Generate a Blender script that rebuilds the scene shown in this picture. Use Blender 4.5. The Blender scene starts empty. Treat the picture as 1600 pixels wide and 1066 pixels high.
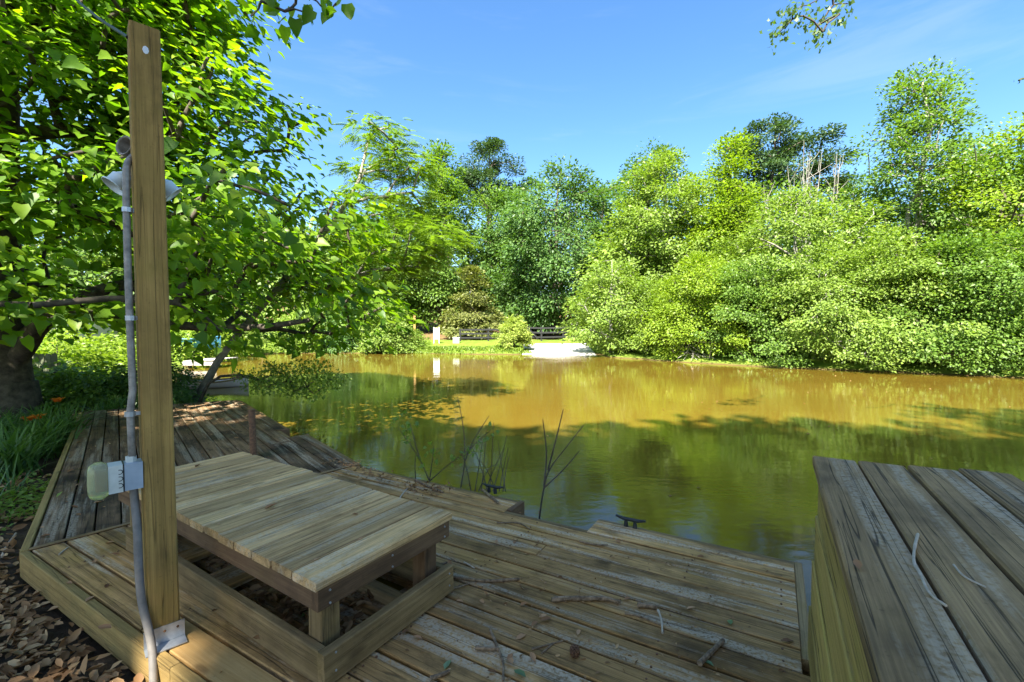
import bpy, math, random
import numpy as np
from mathutils import Vector, Matrix, Quaternion
R = math.radians
rnd = random.Random(7)
rng = np.random.default_rng(11)
scene = bpy.context.scene
col = scene.collection

# ------------------------------------------------------------------ camera, sky, sun, exposure
EYE = 1.35
cam_d = bpy.data.cameras.new('camera'); cam = bpy.data.objects.new('camera', cam_d); col.objects.link(cam)
cam.location = (0, 0, EYE); cam.rotation_euler = (R(90 - 1.85), 0, 0)
cam_d.sensor_width = 36; cam_d.lens = 16.0; cam_d.clip_start = 0.05; cam_d.clip_end = 1500
scene.camera = cam
SUN = Vector((-0.20, -0.62, 0.76)).normalized()           # towards the sun: high, behind and a little left
w = bpy.data.worlds.new('World'); scene.world = w; w.use_nodes = True
nt = w.node_tree; nt.nodes.clear()
out = nt.nodes.new('ShaderNodeOutputWorld'); bg = nt.nodes.new('ShaderNodeBackground')
sky = nt.nodes.new('ShaderNodeTexSky'); sky.sky_type = 'NISHITA'; sky.sun_disc = False
sky.sun_elevation = math.asin(SUN.z); sky.sun_rotation = math.atan2(SUN.x, SUN.y)
sky.altitude = 300; sky.air_density = 1.0; sky.dust_density = 1.2; sky.ozone_density = 2.5
bg.inputs['Strength'].default_value = 0.069
hsv = nt.nodes.new('ShaderNodeHueSaturation'); hsv.inputs['Saturation'].default_value = 1.22
nt.links.new(sky.outputs[0], hsv.inputs['Color']); 
tcw = nt.nodes.new('ShaderNodeTexCoord'); mpw = nt.nodes.new('ShaderNodeMapping'); mpw.inputs['Scale'].default_value = (1.2, 1.2, 7.0)
nzw = nt.nodes.new('ShaderNodeTexNoise'); nzw.inputs['Scale'].default_value = 2.2; nzw.inputs['Detail'].default_value = 7; nzw.inputs['Roughness'].default_value = 0.6; nzw.inputs['Distortion'].default_value = 0.5
mrw = nt.nodes.new('ShaderNodeMapRange'); mrw.interpolation_type = 'SMOOTHSTEP'; mrw.inputs[1].default_value = 0.50; mrw.inputs[2].default_value = 0.78; mrw.inputs[4].default_value = 0.11
mxw = nt.nodes.new('ShaderNodeMix'); mxw.data_type = 'RGBA'; mxw.inputs[7].default_value = (3.6, 3.8, 4.1, 1)
nt.links.new(tcw.outputs['Generated'], mpw.inputs[0]); nt.links.new(mpw.outputs[0], nzw.inputs['Vector']); nt.links.new(nzw.outputs[0], mrw.inputs[0])
nt.links.new(mrw.outputs[0], mxw.inputs[0]); nt.links.new(hsv.outputs[0], mxw.inputs[6]); nt.links.new(mxw.outputs[2], bg.inputs[0]); nt.links.new(bg.outputs[0], out.inputs[0])
sl = bpy.data.lights.new('sun', 'SUN'); sl.energy = 4.6; sl.angle = R(0.53); sl.color = (1, 0.95, 0.86)
so = bpy.data.objects.new('sun', sl); col.objects.link(so)
so.rotation_euler = (-SUN).to_track_quat('-Z', 'Y').to_euler()
vs = scene.view_settings
vs.view_transform = 'Standard'; vs.look = 'None'; vs.exposure = 2.4; vs.gamma = 1.0; vs.use_curve_mapping = False
try:
    scene.cycles.max_bounces = 8; scene.cycles.diffuse_bounces = 4; scene.cycles.transmission_bounces = 4
    scene.cycles.sample_clamp_indirect = 6.0
except Exception: pass

# ------------------------------------------------------------------ helpers
FPX = 711.0; TH = R(1.85)
def P(u, v, z=0.0):                      # a pixel of the photograph onto a level plane
    x = (u - 800) / FPX; y = -(v - 533) / FPX
    d = Vector((x, math.cos(TH) + y * math.sin(TH), -math.sin(TH) + y * math.cos(TH)))
    t = (z - EYE) / d.z
    return Vector((d.x * t, d.y * t, z))
def AT(u, v, Y):                         # a pixel at a known depth
    x = (u - 800) / FPX; y = -(v - 533) / FPX
    d = Vector((x, math.cos(TH) + y * math.sin(TH), -math.sin(TH) + y * math.cos(TH)))
    t = Y / d.y
    return Vector((d.x * t, Y, EYE + d.z * t))

def tag(o, label=None, cat=None, group=None, kind=None):
    if label: o['label'] = label
    if cat: o['category'] = cat
    if group: o['group'] = group
    if kind: o['kind'] = kind
    return o
def link(name, me, parent=None, loc=(0, 0, 0), rot=None):
    o = bpy.data.objects.new(name, me); col.objects.link(o); o.location = loc
    if rot is not None:
        o.rotation_mode = 'QUATERNION'; o.rotation_quaternion = rot
    if parent: o.parent = parent
    return o
def thing(name, loc, label, cat, group=None, kind=None):
    return tag(link(name, None, None, loc), label, cat, group, kind)
def mesh_np(name, co, tri, mat, smooth=False):
    me = bpy.data.meshes.new(name)
    co = np.asarray(co, dtype=np.float32); tri = np.asarray(tri, dtype=np.int32)
    me.vertices.add(len(co)); me.vertices.foreach_set('co', co.ravel())
    n, k = tri.shape
    me.loops.add(n * k); me.loops.foreach_set('vertex_index', tri.ravel())
    me.polygons.add(n); me.polygons.foreach_set('loop_start', np.arange(0, n * k, k, dtype=np.int32))
    if smooth: me.polygons.foreach_set('use_smooth', np.ones(n, dtype=bool))
    me.update(calc_edges=True)
    if mat: me.materials.append(mat)
    return me
class MB:
    def __init__(s): s.v = []; s.f = []
    def add(s, vs_, fs):
        o = len(s.v); s.v += [tuple(p) for p in vs_]; s.f += [tuple(i + o for i in f) for f in fs]; return s
    def box(s, c, size, M=None):
        x, y, z = (k / 2 for k in size)
        vs_ = [Vector((a * x, b * y, d * z)) for a in (-1, 1) for b in (-1, 1) for d in (-1, 1)]
        if M is not None: vs_ = [M @ p for p in vs_]
        vs_ = [p + Vector(c) for p in vs_]
        return s.add(vs_, [(0, 1, 3, 2), (4, 6, 7, 5), (0, 4, 5, 1), (2, 3, 7, 6), (0, 2, 6, 4), (1, 5, 7, 3)])
    def tube(s, pts, rads, n=6, cap=True):
        pts = [Vector(p) for p in pts]; o = len(s.v)
        if not hasattr(rads, '__len__'): rads = [rads] * len(pts)
        side = None
        for i, p in enumerate(pts):
            d = (pts[min(i + 1, len(pts) - 1)] - pts[max(i - 1, 0)])
            if d.length < 1e-9: d = Vector((0, 0, 1))
            d.normalize()
            if side is None:
                side = d.cross(Vector((0, 0, 1)));
                if side.length < 1e-3: side = d.cross(Vector((1, 0, 0)))
            side = (side - d * side.dot(d)); side.normalize(); up = side.cross(d)
            for k in range(n):
                a = 2 * math.pi * k / n
                s.v.append(tuple(p + (side * math.cos(a) + up * math.sin(a)) * rads[i]))
        for i in range(len(pts) - 1):
            for k in range(n):
                a = o + i * n + k; b = o + i * n + (k + 1) % n
                s.f.append((a, a + n, b + n, b))
        if cap:
            s.f.append(tuple(o + k for k in range(n))); s.f.append(tuple(o + (len(pts) - 1) * n + k for k in reversed(range(n))))
        return s
    def lathe(s, prof, n, M):
        o = len(s.v)
        for r, z in prof:
            for k in range(n):
                a = 2 * math.pi * k / n; s.v.append(tuple(M @ Vector((r * math.cos(a), r * math.sin(a), z))))
        for i in range(len(prof) - 1):
            for k in range(n):
                a = o + i * n + k; b = o + i * n + (k + 1) % n
                s.f.append((a, b, b + n, a + n))
        return s
    def prism(s, poly, z0, z1, ch=0.004):
        n = len(poly); c = Vector((sum(p[0] for p in poly) / n, sum(p[1] for p in poly) / n))
        def ins(p):
            d = c - Vector(p); 
            return (p[0] + math.copysign(min(ch, abs(d.x)), d.x), p[1] + math.copysign(min(ch, abs(d.y)), d.y))
        vs_ = [(p[0], p[1], z0) for p in poly] + [(p[0], p[1], z1 - ch) for p in poly] + [(*ins(p), z1) for p in poly]
        fs = [tuple(reversed(range(n))), tuple(range(2 * n, 3 * n))]
        for r in range(2):
            for k in range(n):
                k2 = (k + 1) % n
                fs.append((r * n + k, r * n + k2, (r + 1) * n + k2, (r + 1) * n + k))
        return s.add(vs_, fs)
    def build(s, name, mat, parent=None, loc=None, smooth=False):
        """vertices are in world space; the object stands at loc (or its parent's place)"""
        base = Vector(loc) if loc is not None else (parent.matrix_world_loc if False else Vector(WL(parent)))
        me = bpy.data.meshes.new(name)
        me.from_pydata([tuple(Vector(p) - base) for p in s.v], [], s.f); me.update()
        if mat: me.materials.append(mat)
        if smooth: me.polygons.foreach_set('use_smooth', [True] * len(me.polygons))
        return link(name, me, parent, base - Vector(WL(parent)))
def WL(o):
    p = Vector((0, 0, 0))
    while o is not None: p += o.location; o = o.parent
    return p
def beam(name, parent, a, b, wd, ht, mat, up=(0, 0, 1), ch=0.004):
    """one squared timber from a to b, local X along its length so the grain follows it"""
    a = Vector(a); b = Vector(b); x = (b - a); L = x.length; x.normalize()
    up = Vector(up); y = up.cross(x).normalized(); z = x.cross(y)
    M = Matrix((x, y, z)).transposed()
    m = MB(); h = L / 2; c = ch
    # bevelled box: three loops of an octagon-ish section
    sec = [(-wd/2 + c, -ht/2), (wd/2 - c, -ht/2), (wd/2, -ht/2 + c), (wd/2, ht/2 - c), (wd/2 - c, ht/2), (-wd/2 + c, ht/2), (-wd/2, ht/2 - c), (-wd/2, -ht/2 + c)]
    vs_ = [(-h, p[0], p[1]) for p in sec] + [(h, p[0], p[1]) for p in sec]
    fs = [tuple(range(8)), tuple(reversed(range(8, 16)))] + [(k, k + 8, (k + 1) % 8 + 8, (k + 1) % 8) for k in range(8)]
    me = bpy.data.meshes.new(name); me.from_pydata(vs_, [], [tuple(reversed(f)) for f in fs]); me.update(); me.materials.append(mat)
    return link(name, me, parent, (a + b) / 2 - WL(parent), M.to_quaternion())

# ------------------------------------------------------------------ materials
class NT:
    def __init__(s, name):
        s.m = bpy.data.materials.new(name); s.m.use_nodes = True; s.t = s.m.node_tree
        s.b = s.t.nodes['Principled BSDF']; s.o = s.t.nodes['Material Output']
    def n(s, t, **kw):
        nd = s.t.nodes.new(t)
        for k, v in kw.items(): setattr(nd, k, v)
        return nd
    def l(s, a, b): s.t.links.new(a, b)
    def math(s, op, a, b=None, c=None, clamp=False):
        nd = s.n('ShaderNodeMath', operation=op, use_clamp=clamp)
        for i, x in enumerate((a, b, c)):
            if x is None: continue
            if hasattr(x, 'links'): s.l(x, nd.inputs[i])
            else: nd.inputs[i].default_value = x
        return nd.outputs[0]
    def mix(s, f, a, b, mode='MIX'):
        nd = s.n('ShaderNodeMix', data_type='RGBA', blend_type=mode)
        for i, x in ((0, f), (6, a), (7, b)):
            if hasattr(x, 'links'): s.l(x, nd.inputs[i])
            elif i == 0: nd.inputs[0].default_value = x
            else: nd.inputs[i].default_value = (*x[:3], 1)
        return nd.outputs[2]
    def noise(s, vec, scale, detail=4, rough=0.55, dist=0.0):
        nd = s.n('ShaderNodeTexNoise'); nd.inputs['Scale'].default_value = scale
        nd.inputs['Detail'].default_value = detail; nd.inputs['Roughness'].default_value = rough; nd.inputs['Distortion'].default_value = dist
        if vec is not None: s.l(vec, nd.inputs['Vector'])
        return nd.outputs[0]
    def ramp(s, f, stops):
        nd = s.n('ShaderNodeValToRGB'); e = nd.color_ramp.elements
        while len(e) < len(stops): e.new(0.5)
        for k, (p, c) in enumerate(stops):
            e[k].position = p; e[k].color = (*c, 1) if len(c) == 3 else c
        s.l(f, nd.inputs[0]); return nd.outputs[0]
    def step(s, f, lo, hi):
        nd = s.n('ShaderNodeMapRange', interpolation_type='SMOOTHSTEP'); s.l(f, nd.inputs[0])
        nd.inputs[1].default_value = lo; nd.inputs[2].default_value = hi; return nd.outputs[0]
    def bump(s, h, strength, dist):
        nd = s.n('ShaderNodeBump'); nd.inputs['Strength'].default_value = strength; nd.inputs['Distance'].default_value = dist
        s.l(h, nd.inputs['Height']); s.l(nd.outputs[0], s.b.inputs['Normal']); return nd
    def scaled(s, vec, sc):
        nd = s.n('ShaderNodeVectorMath', operation='MULTIPLY'); s.l(vec, nd.inputs[0]); nd.inputs[1].default_value = sc; return nd.outputs[0]

def wood(name, dark, mid, light, moss=0.2, mossc=(0.10, 0.115, 0.035), stain=0.5, pale=0.0, knots=0.6, palec=(0.55, 0.46, 0.32), var=0.28, crack=0.0):
    k = NT(name)
    tc = k.n('ShaderNodeTexCoord'); oi = k.n('ShaderNodeObjectInfo'); ge = k.n('ShaderNodeNewGeometry')
    off = k.n('ShaderNodeVectorMath', operation='ADD'); k.l(tc.outputs['Object'], off.inputs[0])
    cx = k.n('ShaderNodeCombineXYZ'); r1 = k.math('MULTIPLY', oi.outputs['Random'], 41.7); k.l(r1, cx.inputs[0]); k.l(r1, cx.inputs[1]); k.l(r1, cx.inputs[2])
    k.l(cx.outputs[0], off.inputs[1]); v = off.outputs[0]
    fine = k.noise(k.scaled(v, (4.0, 190, 190)), 1, 6, 0.7)
    band = k.noise(k.scaled(v, (0.9, 22, 22)), 1, 4, 0.6, 0.6)
    g = k.math('ADD', k.math('MULTIPLY', fine, 0.55), k.math('MULTIPLY', band, 0.55))
    c = k.ramp(g, [(0.34, dark), (0.52, mid), (0.72, light)])
    # knots
    vo = k.n('ShaderNodeTexVoronoi'); k.l(k.scaled(v, (2.1, 5.5, 5.5)), vo.inputs['Vector']); vo.inputs['Scale'].default_value = 1
    kn = k.math('SUBTRACT', 1.0, k.step(vo.outputs['Distance'], 0.05, 0.14)); kn = k.math('MULTIPLY', kn, knots)
    c = k.mix(kn, c, tuple(x * 0.35 for x in dark))
    # weather stains and moss follow the place, not the plank
    pos = ge.outputs['Position']
    st = k.step(k.noise(pos, 1.7, 6, 0.62), 0.46, 0.68); c = k.mix(k.math('MULTIPLY', st, stain), c, tuple(x * 0.42 for x in dark))
    st2_ = k.step(k.noise(k.scaled(v, (3.0, 9, 9)), 1.6, 5, 0.7), 0.50, 0.68); c = k.mix(k.math('MULTIPLY', st2_, stain * 0.65), c, tuple(x * 0.5 for x in dark))
    ms = k.step(k.noise(k.scaled(pos, (1, 1, 1.3)), 2.6, 5, 0.65), 0.48, 0.72); c = k.mix(k.math('MULTIPLY', ms, moss), c, mossc)
    if pale:
        pl = k.noise(k.scaled(v, (0.8, 11, 11)), 1, 5, 0.62); sp = k.noise(pos, 70, 3, 0.6)
        pf = k.math('MULTIPLY', k.step(pl, 0.50, 0.62), k.step(sp, 0.30, 0.58)); c = k.mix(k.math('MULTIPLY', pf, pale), c, palec)
    speck = k.step(k.noise(pos, 55, 4, 0.7), 0.60, 0.72); c = k.mix(k.math('MULTIPLY', speck, 0.35), c, tuple(x * 0.4 for x in dark))
    val = k.math('ADD', 1 - var, k.math('MULTIPLY', oi.outputs['Random'], 2 * var))
    hs = k.n('ShaderNodeHueSaturation'); k.l(c, hs.inputs['Color']); k.l(val, hs.inputs['Value']); c = hs.outputs[0]
    h = g
    if crack:
        ck = k.noise(k.scaled(v, (0.55, 30, 30)), 1, 2, 0.5, 0.4)
        cf = k.math('SUBTRACT', 1.0, k.step(k.math('ABSOLUTE', k.math('SUBTRACT', ck, 0.5)), 0.0, 0.016))
        c = k.mix(k.math('MULTIPLY', cf, crack), c, tuple(x * 0.2 for x in dark)); h = k.math('SUBTRACT', g, cf)
    k.l(c, k.b.inputs['Base Color']); k.b.inputs['Roughness'].default_value = 0.85; k.b.inputs['Specular IOR Level'].default_value = 0.25
    k.bump(h, 0.7, 0.004)
    return k.m
def plain(name, c1, c2=None, rough=0.6, metal=0.0, scale=20, spec=0.4, bump=0.0):
    k = NT(name); tc = k.n('ShaderNodeTexCoord'); n = k.noise(tc.outputs['Object'], scale, 5, 0.6)
    k.l(k.ramp(n, [(0.35, c1), (0.65, c2 or tuple(x * 1.25 for x in c1))]), k.b.inputs['Base Color'])
    k.b.inputs['Roughness'].default_value = rough; k.b.inputs['Metallic'].default_value = metal; k.b.inputs['Specular IOR Level'].default_value = spec
    if bump: k.bump(n, bump, 0.01)
    return k.m
def leafmat(name, a, b, c, trans=0.45, tc=None, rough=0.45, spec=0.35, objrand=False):
    k = NT(name); ge = k.n('ShaderNodeNewGeometry')
    r = ge.outputs['Random Per Island']
    if objrand: r = k.n('ShaderNodeObjectInfo').outputs['Random']
    big = k.noise(ge.outputs['Position'], 0.9, 3, 0.6)
    f = k.math('ADD', k.math('MULTIPLY', r, 0.7), k.math('MULTIPLY', k.math('SUBTRACT', big, 0.35), 0.75), clamp=True)
    cc = k.ramp(f, [(0.1, a), (0.5, b), (0.92, c)])
    k.l(cc, k.b.inputs['Base Color']); k.b.inputs['Roughness'].default_value = rough; k.b.inputs['Specular IOR Level'].default_value = spec
    tr = k.n('ShaderNodeBsdfTranslucent'); tint = tc or (1.6, 1.75, 0.5)
    k.l(k.mix(1.0, cc, tint, 'MULTIPLY'), tr.inputs['Color'])
    mx = k.n('ShaderNodeMixShader'); mx.inputs[0].default_value = trans
    k.l(k.b.outputs[0], mx.inputs[1]); k.l(tr.outputs[0], mx.inputs[2]); k.l(mx.outputs[0], k.o.inputs['Surface'])
    return k.m

M = {}
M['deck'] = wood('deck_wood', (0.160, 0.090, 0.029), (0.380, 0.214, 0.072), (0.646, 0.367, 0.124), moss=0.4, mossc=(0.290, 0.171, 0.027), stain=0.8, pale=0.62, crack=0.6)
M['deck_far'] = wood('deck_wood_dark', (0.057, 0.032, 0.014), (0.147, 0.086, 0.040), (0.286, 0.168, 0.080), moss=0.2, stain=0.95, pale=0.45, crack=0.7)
M['trim'] = wood('trim_wood', (0.184, 0.113, 0.034), (0.307, 0.199, 0.062), (0.423, 0.279, 0.093), moss=0.3, stain=0.4, crack=0.4)
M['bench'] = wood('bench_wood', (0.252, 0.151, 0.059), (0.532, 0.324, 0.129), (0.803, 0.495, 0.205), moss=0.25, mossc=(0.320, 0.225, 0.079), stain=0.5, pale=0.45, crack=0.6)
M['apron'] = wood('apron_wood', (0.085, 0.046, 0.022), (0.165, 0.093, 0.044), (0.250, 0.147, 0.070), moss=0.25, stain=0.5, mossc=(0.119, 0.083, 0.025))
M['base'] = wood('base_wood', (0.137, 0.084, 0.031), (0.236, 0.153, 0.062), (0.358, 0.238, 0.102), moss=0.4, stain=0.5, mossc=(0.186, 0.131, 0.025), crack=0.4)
M['post'] = wood('post_wood', (0.179, 0.107, 0.029), (0.311, 0.188, 0.052), (0.439, 0.268, 0.077), moss=0.4, stain=0.45, crack=0.5, mossc=(0.234, 0.176, 0.031), var=0.05)
M['newwood'] = wood('new_wood', (0.26, 0.13, 0.035), (0.40, 0.235, 0.075), (0.50, 0.32, 0.12), moss=0.0, stain=0.15, var=0.05)
M['box'] = wood('box_wood', (0.094, 0.057, 0.023), (0.223, 0.135, 0.055), (0.375, 0.229, 0.092), moss=0.3, mossc=(0.165, 0.108, 0.035), stain=0.5, pale=0.35, crack=0.8)
M['boxside'] = wood('box_side_wood', (0.207, 0.137, 0.030), (0.345, 0.234, 0.059), (0.502, 0.331, 0.104), moss=0.7, stain=0.3, crack=0.9, mossc=(0.294, 0.228, 0.041))
M['black_wood'] = plain('black_painted_wood', (0.012, 0.012, 0.012), rough=0.7)
M['rust'] = plain('rusty_steel', (0.09, 0.045, 0.022), (0.20, 0.10, 0.045), rough=0.8, scale=40, bump=0.3)
M['galv'] = plain('galvanised_steel', (0.36, 0.38, 0.39), (0.50, 0.52, 0.53), rough=0.45, metal=0.7, scale=30)
M['conduit'] = plain('grey_conduit', (0.17, 0.15, 0.125), (0.36, 0.32, 0.26), rough=0.6, metal=0.3, scale=25)
M['flex'] = plain('grey_flexible_conduit', (0.15, 0.135, 0.115), (0.23, 0.205, 0.17), rough=0.55)
M['boxgrey'] = plain('grey_metal_box', (0.30, 0.35, 0.39), (0.36, 0.41, 0.45), rough=0.45)
M['boxcream'] = plain('cream_plastic', (0.52, 0.53, 0.46), (0.60, 0.61, 0.54), rough=0.5)
M['iron'] = plain('dark_iron', (0.012, 0.014, 0.014), (0.03, 0.032, 0.03), rough=0.5)
M['white'] = plain('white_paint', (0.70, 0.71, 0.72), (0.78, 0.79, 0.80), rough=0.5)
M['lampwhite'] = plain('white_enamel', (0.62, 0.70, 0.68), (0.74, 0.80, 0.79), rough=0.3)
M['concrete'] = plain('pale_concrete', (0.48, 0.46, 0.42), (0.60, 0.58, 0.54), rough=0.9, scale=3)
M['weathered'] = plain('pale_weathered_boards', (0.30, 0.27, 0.24), (0.42, 0.38, 0.35), rough=0.9, scale=6)
M['paleleaf'] = leafmat('pale_yellow_leaf', (0.17, 0.23, 0.035), (0.26, 0.32, 0.06), (0.36, 0.40, 0.11), 0.38)
M['bark'] = plain('brown_bark', (0.035, 0.027, 0.019), (0.11, 0.088, 0.062), rough=0.95, scale=9, bump=0.8)
M['bark_pale'] = plain('pale_grey_bark', (0.15, 0.14, 0.115), (0.30, 0.28, 0.235), rough=0.95, scale=7, bump=0.5)
M['twig'] = plain('dry_twig', (0.10, 0.065, 0.034), (0.30, 0.205, 0.115), rough=0.9, scale=45, bump=0.5)
M['twig_pale'] = plain('bleached_twig', (0.36, 0.29, 0.20), (0.50, 0.41, 0.29), rough=0.9, scale=45)
k = NT('clear_cover'); k.b.inputs['Base Color'].default_value = (0.80, 0.86, 0.55, 1); k.b.inputs['Transmission Weight'].default_value = 0.75
k.b.inputs['Roughness'].default_value = 0.22; k.b.inputs['IOR'].default_value = 1.2; M['clear'] = k.m
M['catalpa'] = leafmat('broad_leaf', (0.068, 0.155, 0.010), (0.130, 0.246, 0.013), (0.239, 0.345, 0.016), 0.55, (1.6, 1.65, 0.35))
M['catalpa_one'] = leafmat('broad_leaf_single', (0.068, 0.155, 0.010), (0.130, 0.246, 0.013), (0.239, 0.345, 0.016), 0.55, (1.6, 1.65, 0.35), objrand=True)
M['mimosa'] = leafmat('feathery_leaf', (0.080, 0.149, 0.016), (0.131, 0.209, 0.020), (0.188, 0.259, 0.026), 0.48)
M['light'] = leafmat('light_leaf', (0.115, 0.185, 0.026), (0.170, 0.248, 0.040), (0.225, 0.298, 0.060), 0.38)
M['yellow'] = leafmat('yellow_green_leaf', (0.130, 0.205, 0.014), (0.185, 0.268, 0.020), (0.240, 0.318, 0.030), 0.40)
M['midg'] = leafmat('mid_leaf', (0.078, 0.148, 0.022), (0.115, 0.198, 0.030), (0.158, 0.240, 0.042), 0.38)
M['darkg'] = leafmat('dark_leaf', (0.048, 0.108, 0.026), (0.080, 0.156, 0.036), (0.131, 0.209, 0.052), 0.34)
M['olive'] = leafmat('olive_leaf', (0.082, 0.100, 0.023), (0.141, 0.157, 0.039), (0.215, 0.222, 0.065), 0.3)
M['pine'] = leafmat('pine_needles', (0.033, 0.072, 0.023), (0.054, 0.103, 0.034), (0.089, 0.143, 0.047), 0.2)
M['oak'] = leafmat('oak_leaf', (0.050, 0.105, 0.020), (0.080, 0.145, 0.026), (0.12, 0.19, 0.034), 0.5)
M['lily'] = leafmat('strap_leaf', (0.045, 0.10, 0.020), (0.075, 0.145, 0.028), (0.11, 0.19, 0.036), 0.3)
M['grass'] = leafmat('grass_blade', (0.10, 0.17, 0.016), (0.15, 0.22, 0.022), (0.20, 0.26, 0.04), 0.35)
M['petal'] = leafmat('orange_petal', (0.55, 0.14, 0.012), (0.65, 0.19, 0.02), (0.72, 0.26, 0.03), 0.35, (1.2, 1.1, 0.8))
M['deadleaf'] = leafmat('dead_leaf', (0.145, 0.078, 0.033), (0.330, 0.190, 0.085), (0.546, 0.380, 0.187), 0.12, (1.3, 1.0, 0.6), rough=0.8, spec=0.15)
M['deadleaf_one'] = leafmat('dead_leaf_single', (0.180, 0.086, 0.036), (0.360, 0.190, 0.085), (0.600, 0.368, 0.187), 0.12, (1.3, 1.0, 0.6), rough=0.8, spec=0.15, objrand=True)
M['greenleaf_one'] = leafmat('green_leaf_single', (0.10, 0.17, 0.06), (0.17, 0.25, 0.10), (0.25, 0.33, 0.15), 0.2, objrand=True)

# ground
k = NT('ground'); ge = k.n('ShaderNodeNewGeometry'); pos = ge.outputs['Position']
sp = k.n('ShaderNodeSeparateXYZ'); k.l(pos, sp.inputs[0])
far = k.step(k.math('ADD', sp.outputs[1], k.math('MULTIPLY', k.math('ABSOLUTE', k.math('ADD', sp.outputs[0], 3.0)), 0.75)), 13.5, 18.0)
wood_ = k.step(k.math('ADD', sp.outputs[1], k.math('MULTIPLY', k.noise(pos, 0.25, 3), 8.0)), 42.0, 46.0)
soil = k.ramp(k.noise(pos, 3.5, 8, 0.7), [(0.3, (0.030, 0.022, 0.014)), (0.55, (0.075, 0.055, 0.034)), (0.75, (0.15, 0.11, 0.07))])
turf = k.ramp(k.noise(pos, 2.2, 8, 0.7), [(0.3, (0.085, 0.15, 0.016)), (0.55, (0.15, 0.22, 0.026)), (0.75, (0.22, 0.25, 0.055))])
straw = k.ramp(k.noise(pos, 1.2, 8, 0.7), [(0.3, (0.09, 0.06, 0.03)), (0.6, (0.20, 0.13, 0.06)), (0.75, (0.09, 0.13, 0.03))])
c = k.mix(far, soil, turf); c = k.mix(wood_, c, straw)
mud = k.step(sp.outputs[2], -0.33, -0.46); 
c = k.mix(mud, c, (0.10, 0.062, 0.028))
k.l(c, k.b.inputs['Base Color']); k.b.inputs['Roughness'].default_value = 0.95; k.b.inputs['Specular IOR Level'].default_value = 0.1
k.bump(k.noise(pos, 9, 8, 0.7), 0.8, 0.05); M['ground'] = k.m
# muddy water
k = NT('pond_water'); ge = k.n('ShaderNodeNewGeometry'); pos = ge.outputs['Position']
c = k.ramp(k.noise(pos, 0.35, 4, 0.6), [(0.3, (0.116, 0.075, 0.009)), (0.7, (0.142, 0.095, 0.012))])
k.l(c, k.b.inputs['Base Color']); k.b.inputs['Roughness'].default_value = 0.035; k.b.inputs['IOR'].default_value = 1.40
big = k.noise(k.scaled(pos, (0.8, 1.5, 1)), 1.1, 3, 0.5); small = k.noise(k.scaled(pos, (1.0, 2.1, 1)), 5.0, 4, 0.55, 0.4)
patch = k.step(k.noise(pos, 0.22, 3, 0.6), 0.40, 0.62)
h = k.math('ADD', k.math('MULTIPLY', big, 0.5), k.math('MULTIPLY', small, k.math('ADD', 0.10, k.math('MULTIPLY', patch, 0.22))))
k.bump(h, 0.30, 0.03); M['water'] = k.m

# ------------------------------------------------------------------ the pond, the ground
WATER = -0.45
pond = np.array([(-2.2, 3.3), (-2.9, 4.6), (-4.3, 6.4), (-5.5, 8.0), (-6.4, 9.9), (-8.6, 12.4), (-11.4, 15.4), (-14.2, 20.0), (-16.5, 26.0), (-16.0, 29.8),
    (-12.9, 30.3), (-9.0, 30.6), (-5.0, 29.6), (-1.0, 29.0), (1.4, 28.6), (4.4, 27.9), (5.4, 26.6), (8.0, 23.2), (11.1, 19.9), (14.5, 17.8), (17.6, 15.8),
    (22.0, 13.4), (28.0, 10.2), (34.0, 6.0), (36.0, -2.0), (28.0, -6.5), (16.0, -4.6), (8.0, -1.8), (4.0, -0.2), (2.0, 0.9), (0.2, 1.75)])
def sdist(x, y):
    """signed distance to the shore line, positive on land"""
    x = np.asarray(x, float); y = np.asarray(y, float); d = np.full(x.shape, 1e9); ins = np.zeros(x.shape, bool); n = len(pond)
    for i in range(n):
        a = pond[i]; b = pond[(i + 1) % n]; e = b - a
        t = np.clip(((x - a[0]) * e[0] + (y - a[1]) * e[1]) / (e @ e), 0, 1)
        d = np.minimum(d, np.hypot(x - a[0] - t * e[0], y - a[1] - t * e[1]))
        cond = (a[1] > y) != (b[1] > y)
        with np.errstate(divide='ignore', invalid='ignore'):
            xi = (b[0] - a[0]) * (y - a[1]) / (b[1] - a[1] if b[1] != a[1] else 1e-9) + a[0]
        ins ^= cond & (x < xi)
    return np.where(ins, -d, d)
def sm(x, a, b):
    t = np.clip((x - a) / (b - a), 0, 1); return t * t * (3 - 2 * t)
def gz(x, y):
    d = sdist(x, y); x = np.asarray(x, float); y = np.asarray(y, float)
    z = np.where(d > 0, -0.49 + 0.31 * sm(d, 0, 0.9), -0.49 - 0.9 * sm(-d, 0, 3.0))
    hill = np.clip(y - 30, 0, 6) * 0.06 + np.clip(y - 41, 0, 60) * 0.11 + np.clip(d - 7, 0, 40) * 0.035 * (x > 4) + np.clip(-x - 17, 0, 40) * 0.04
    z = np.where((x > 0.6) & (x < 5.6) & (y > 26.5) & (y < 34.8), np.minimum(z, 0.06 - 0.0795 * (34.5 - y) - 0.10 - np.where(d > 0, np.clip(y - 30, 0, 6) * 0.06, 0)), z)
    wob = 0.035 * np.sin(x * 1.7 + 0.6 * y) * np.cos(y * 1.3 - 0.4 * x)
    return z + np.where(d > 0, hill + wob * sm(d, 0, 2) * (1 - ((x > 0) & (x < 6) & (y > 26) & (y < 33))), 0)
def G(x, y): return float(gz(np.array([x]), np.array([y]))[0])
def axis(lo, hi, mid, fine, n):
    t = np.linspace(-1, 1, n); s = np.sign(t) * (np.abs(t) ** 2.2)
    return np.where(s < 0, mid + s * (mid - lo), mid + s * (hi - mid))
ax = axis(-260, 260, -1, 0, 190); ay = axis(-120, 400, 8, 0, 190)
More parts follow.
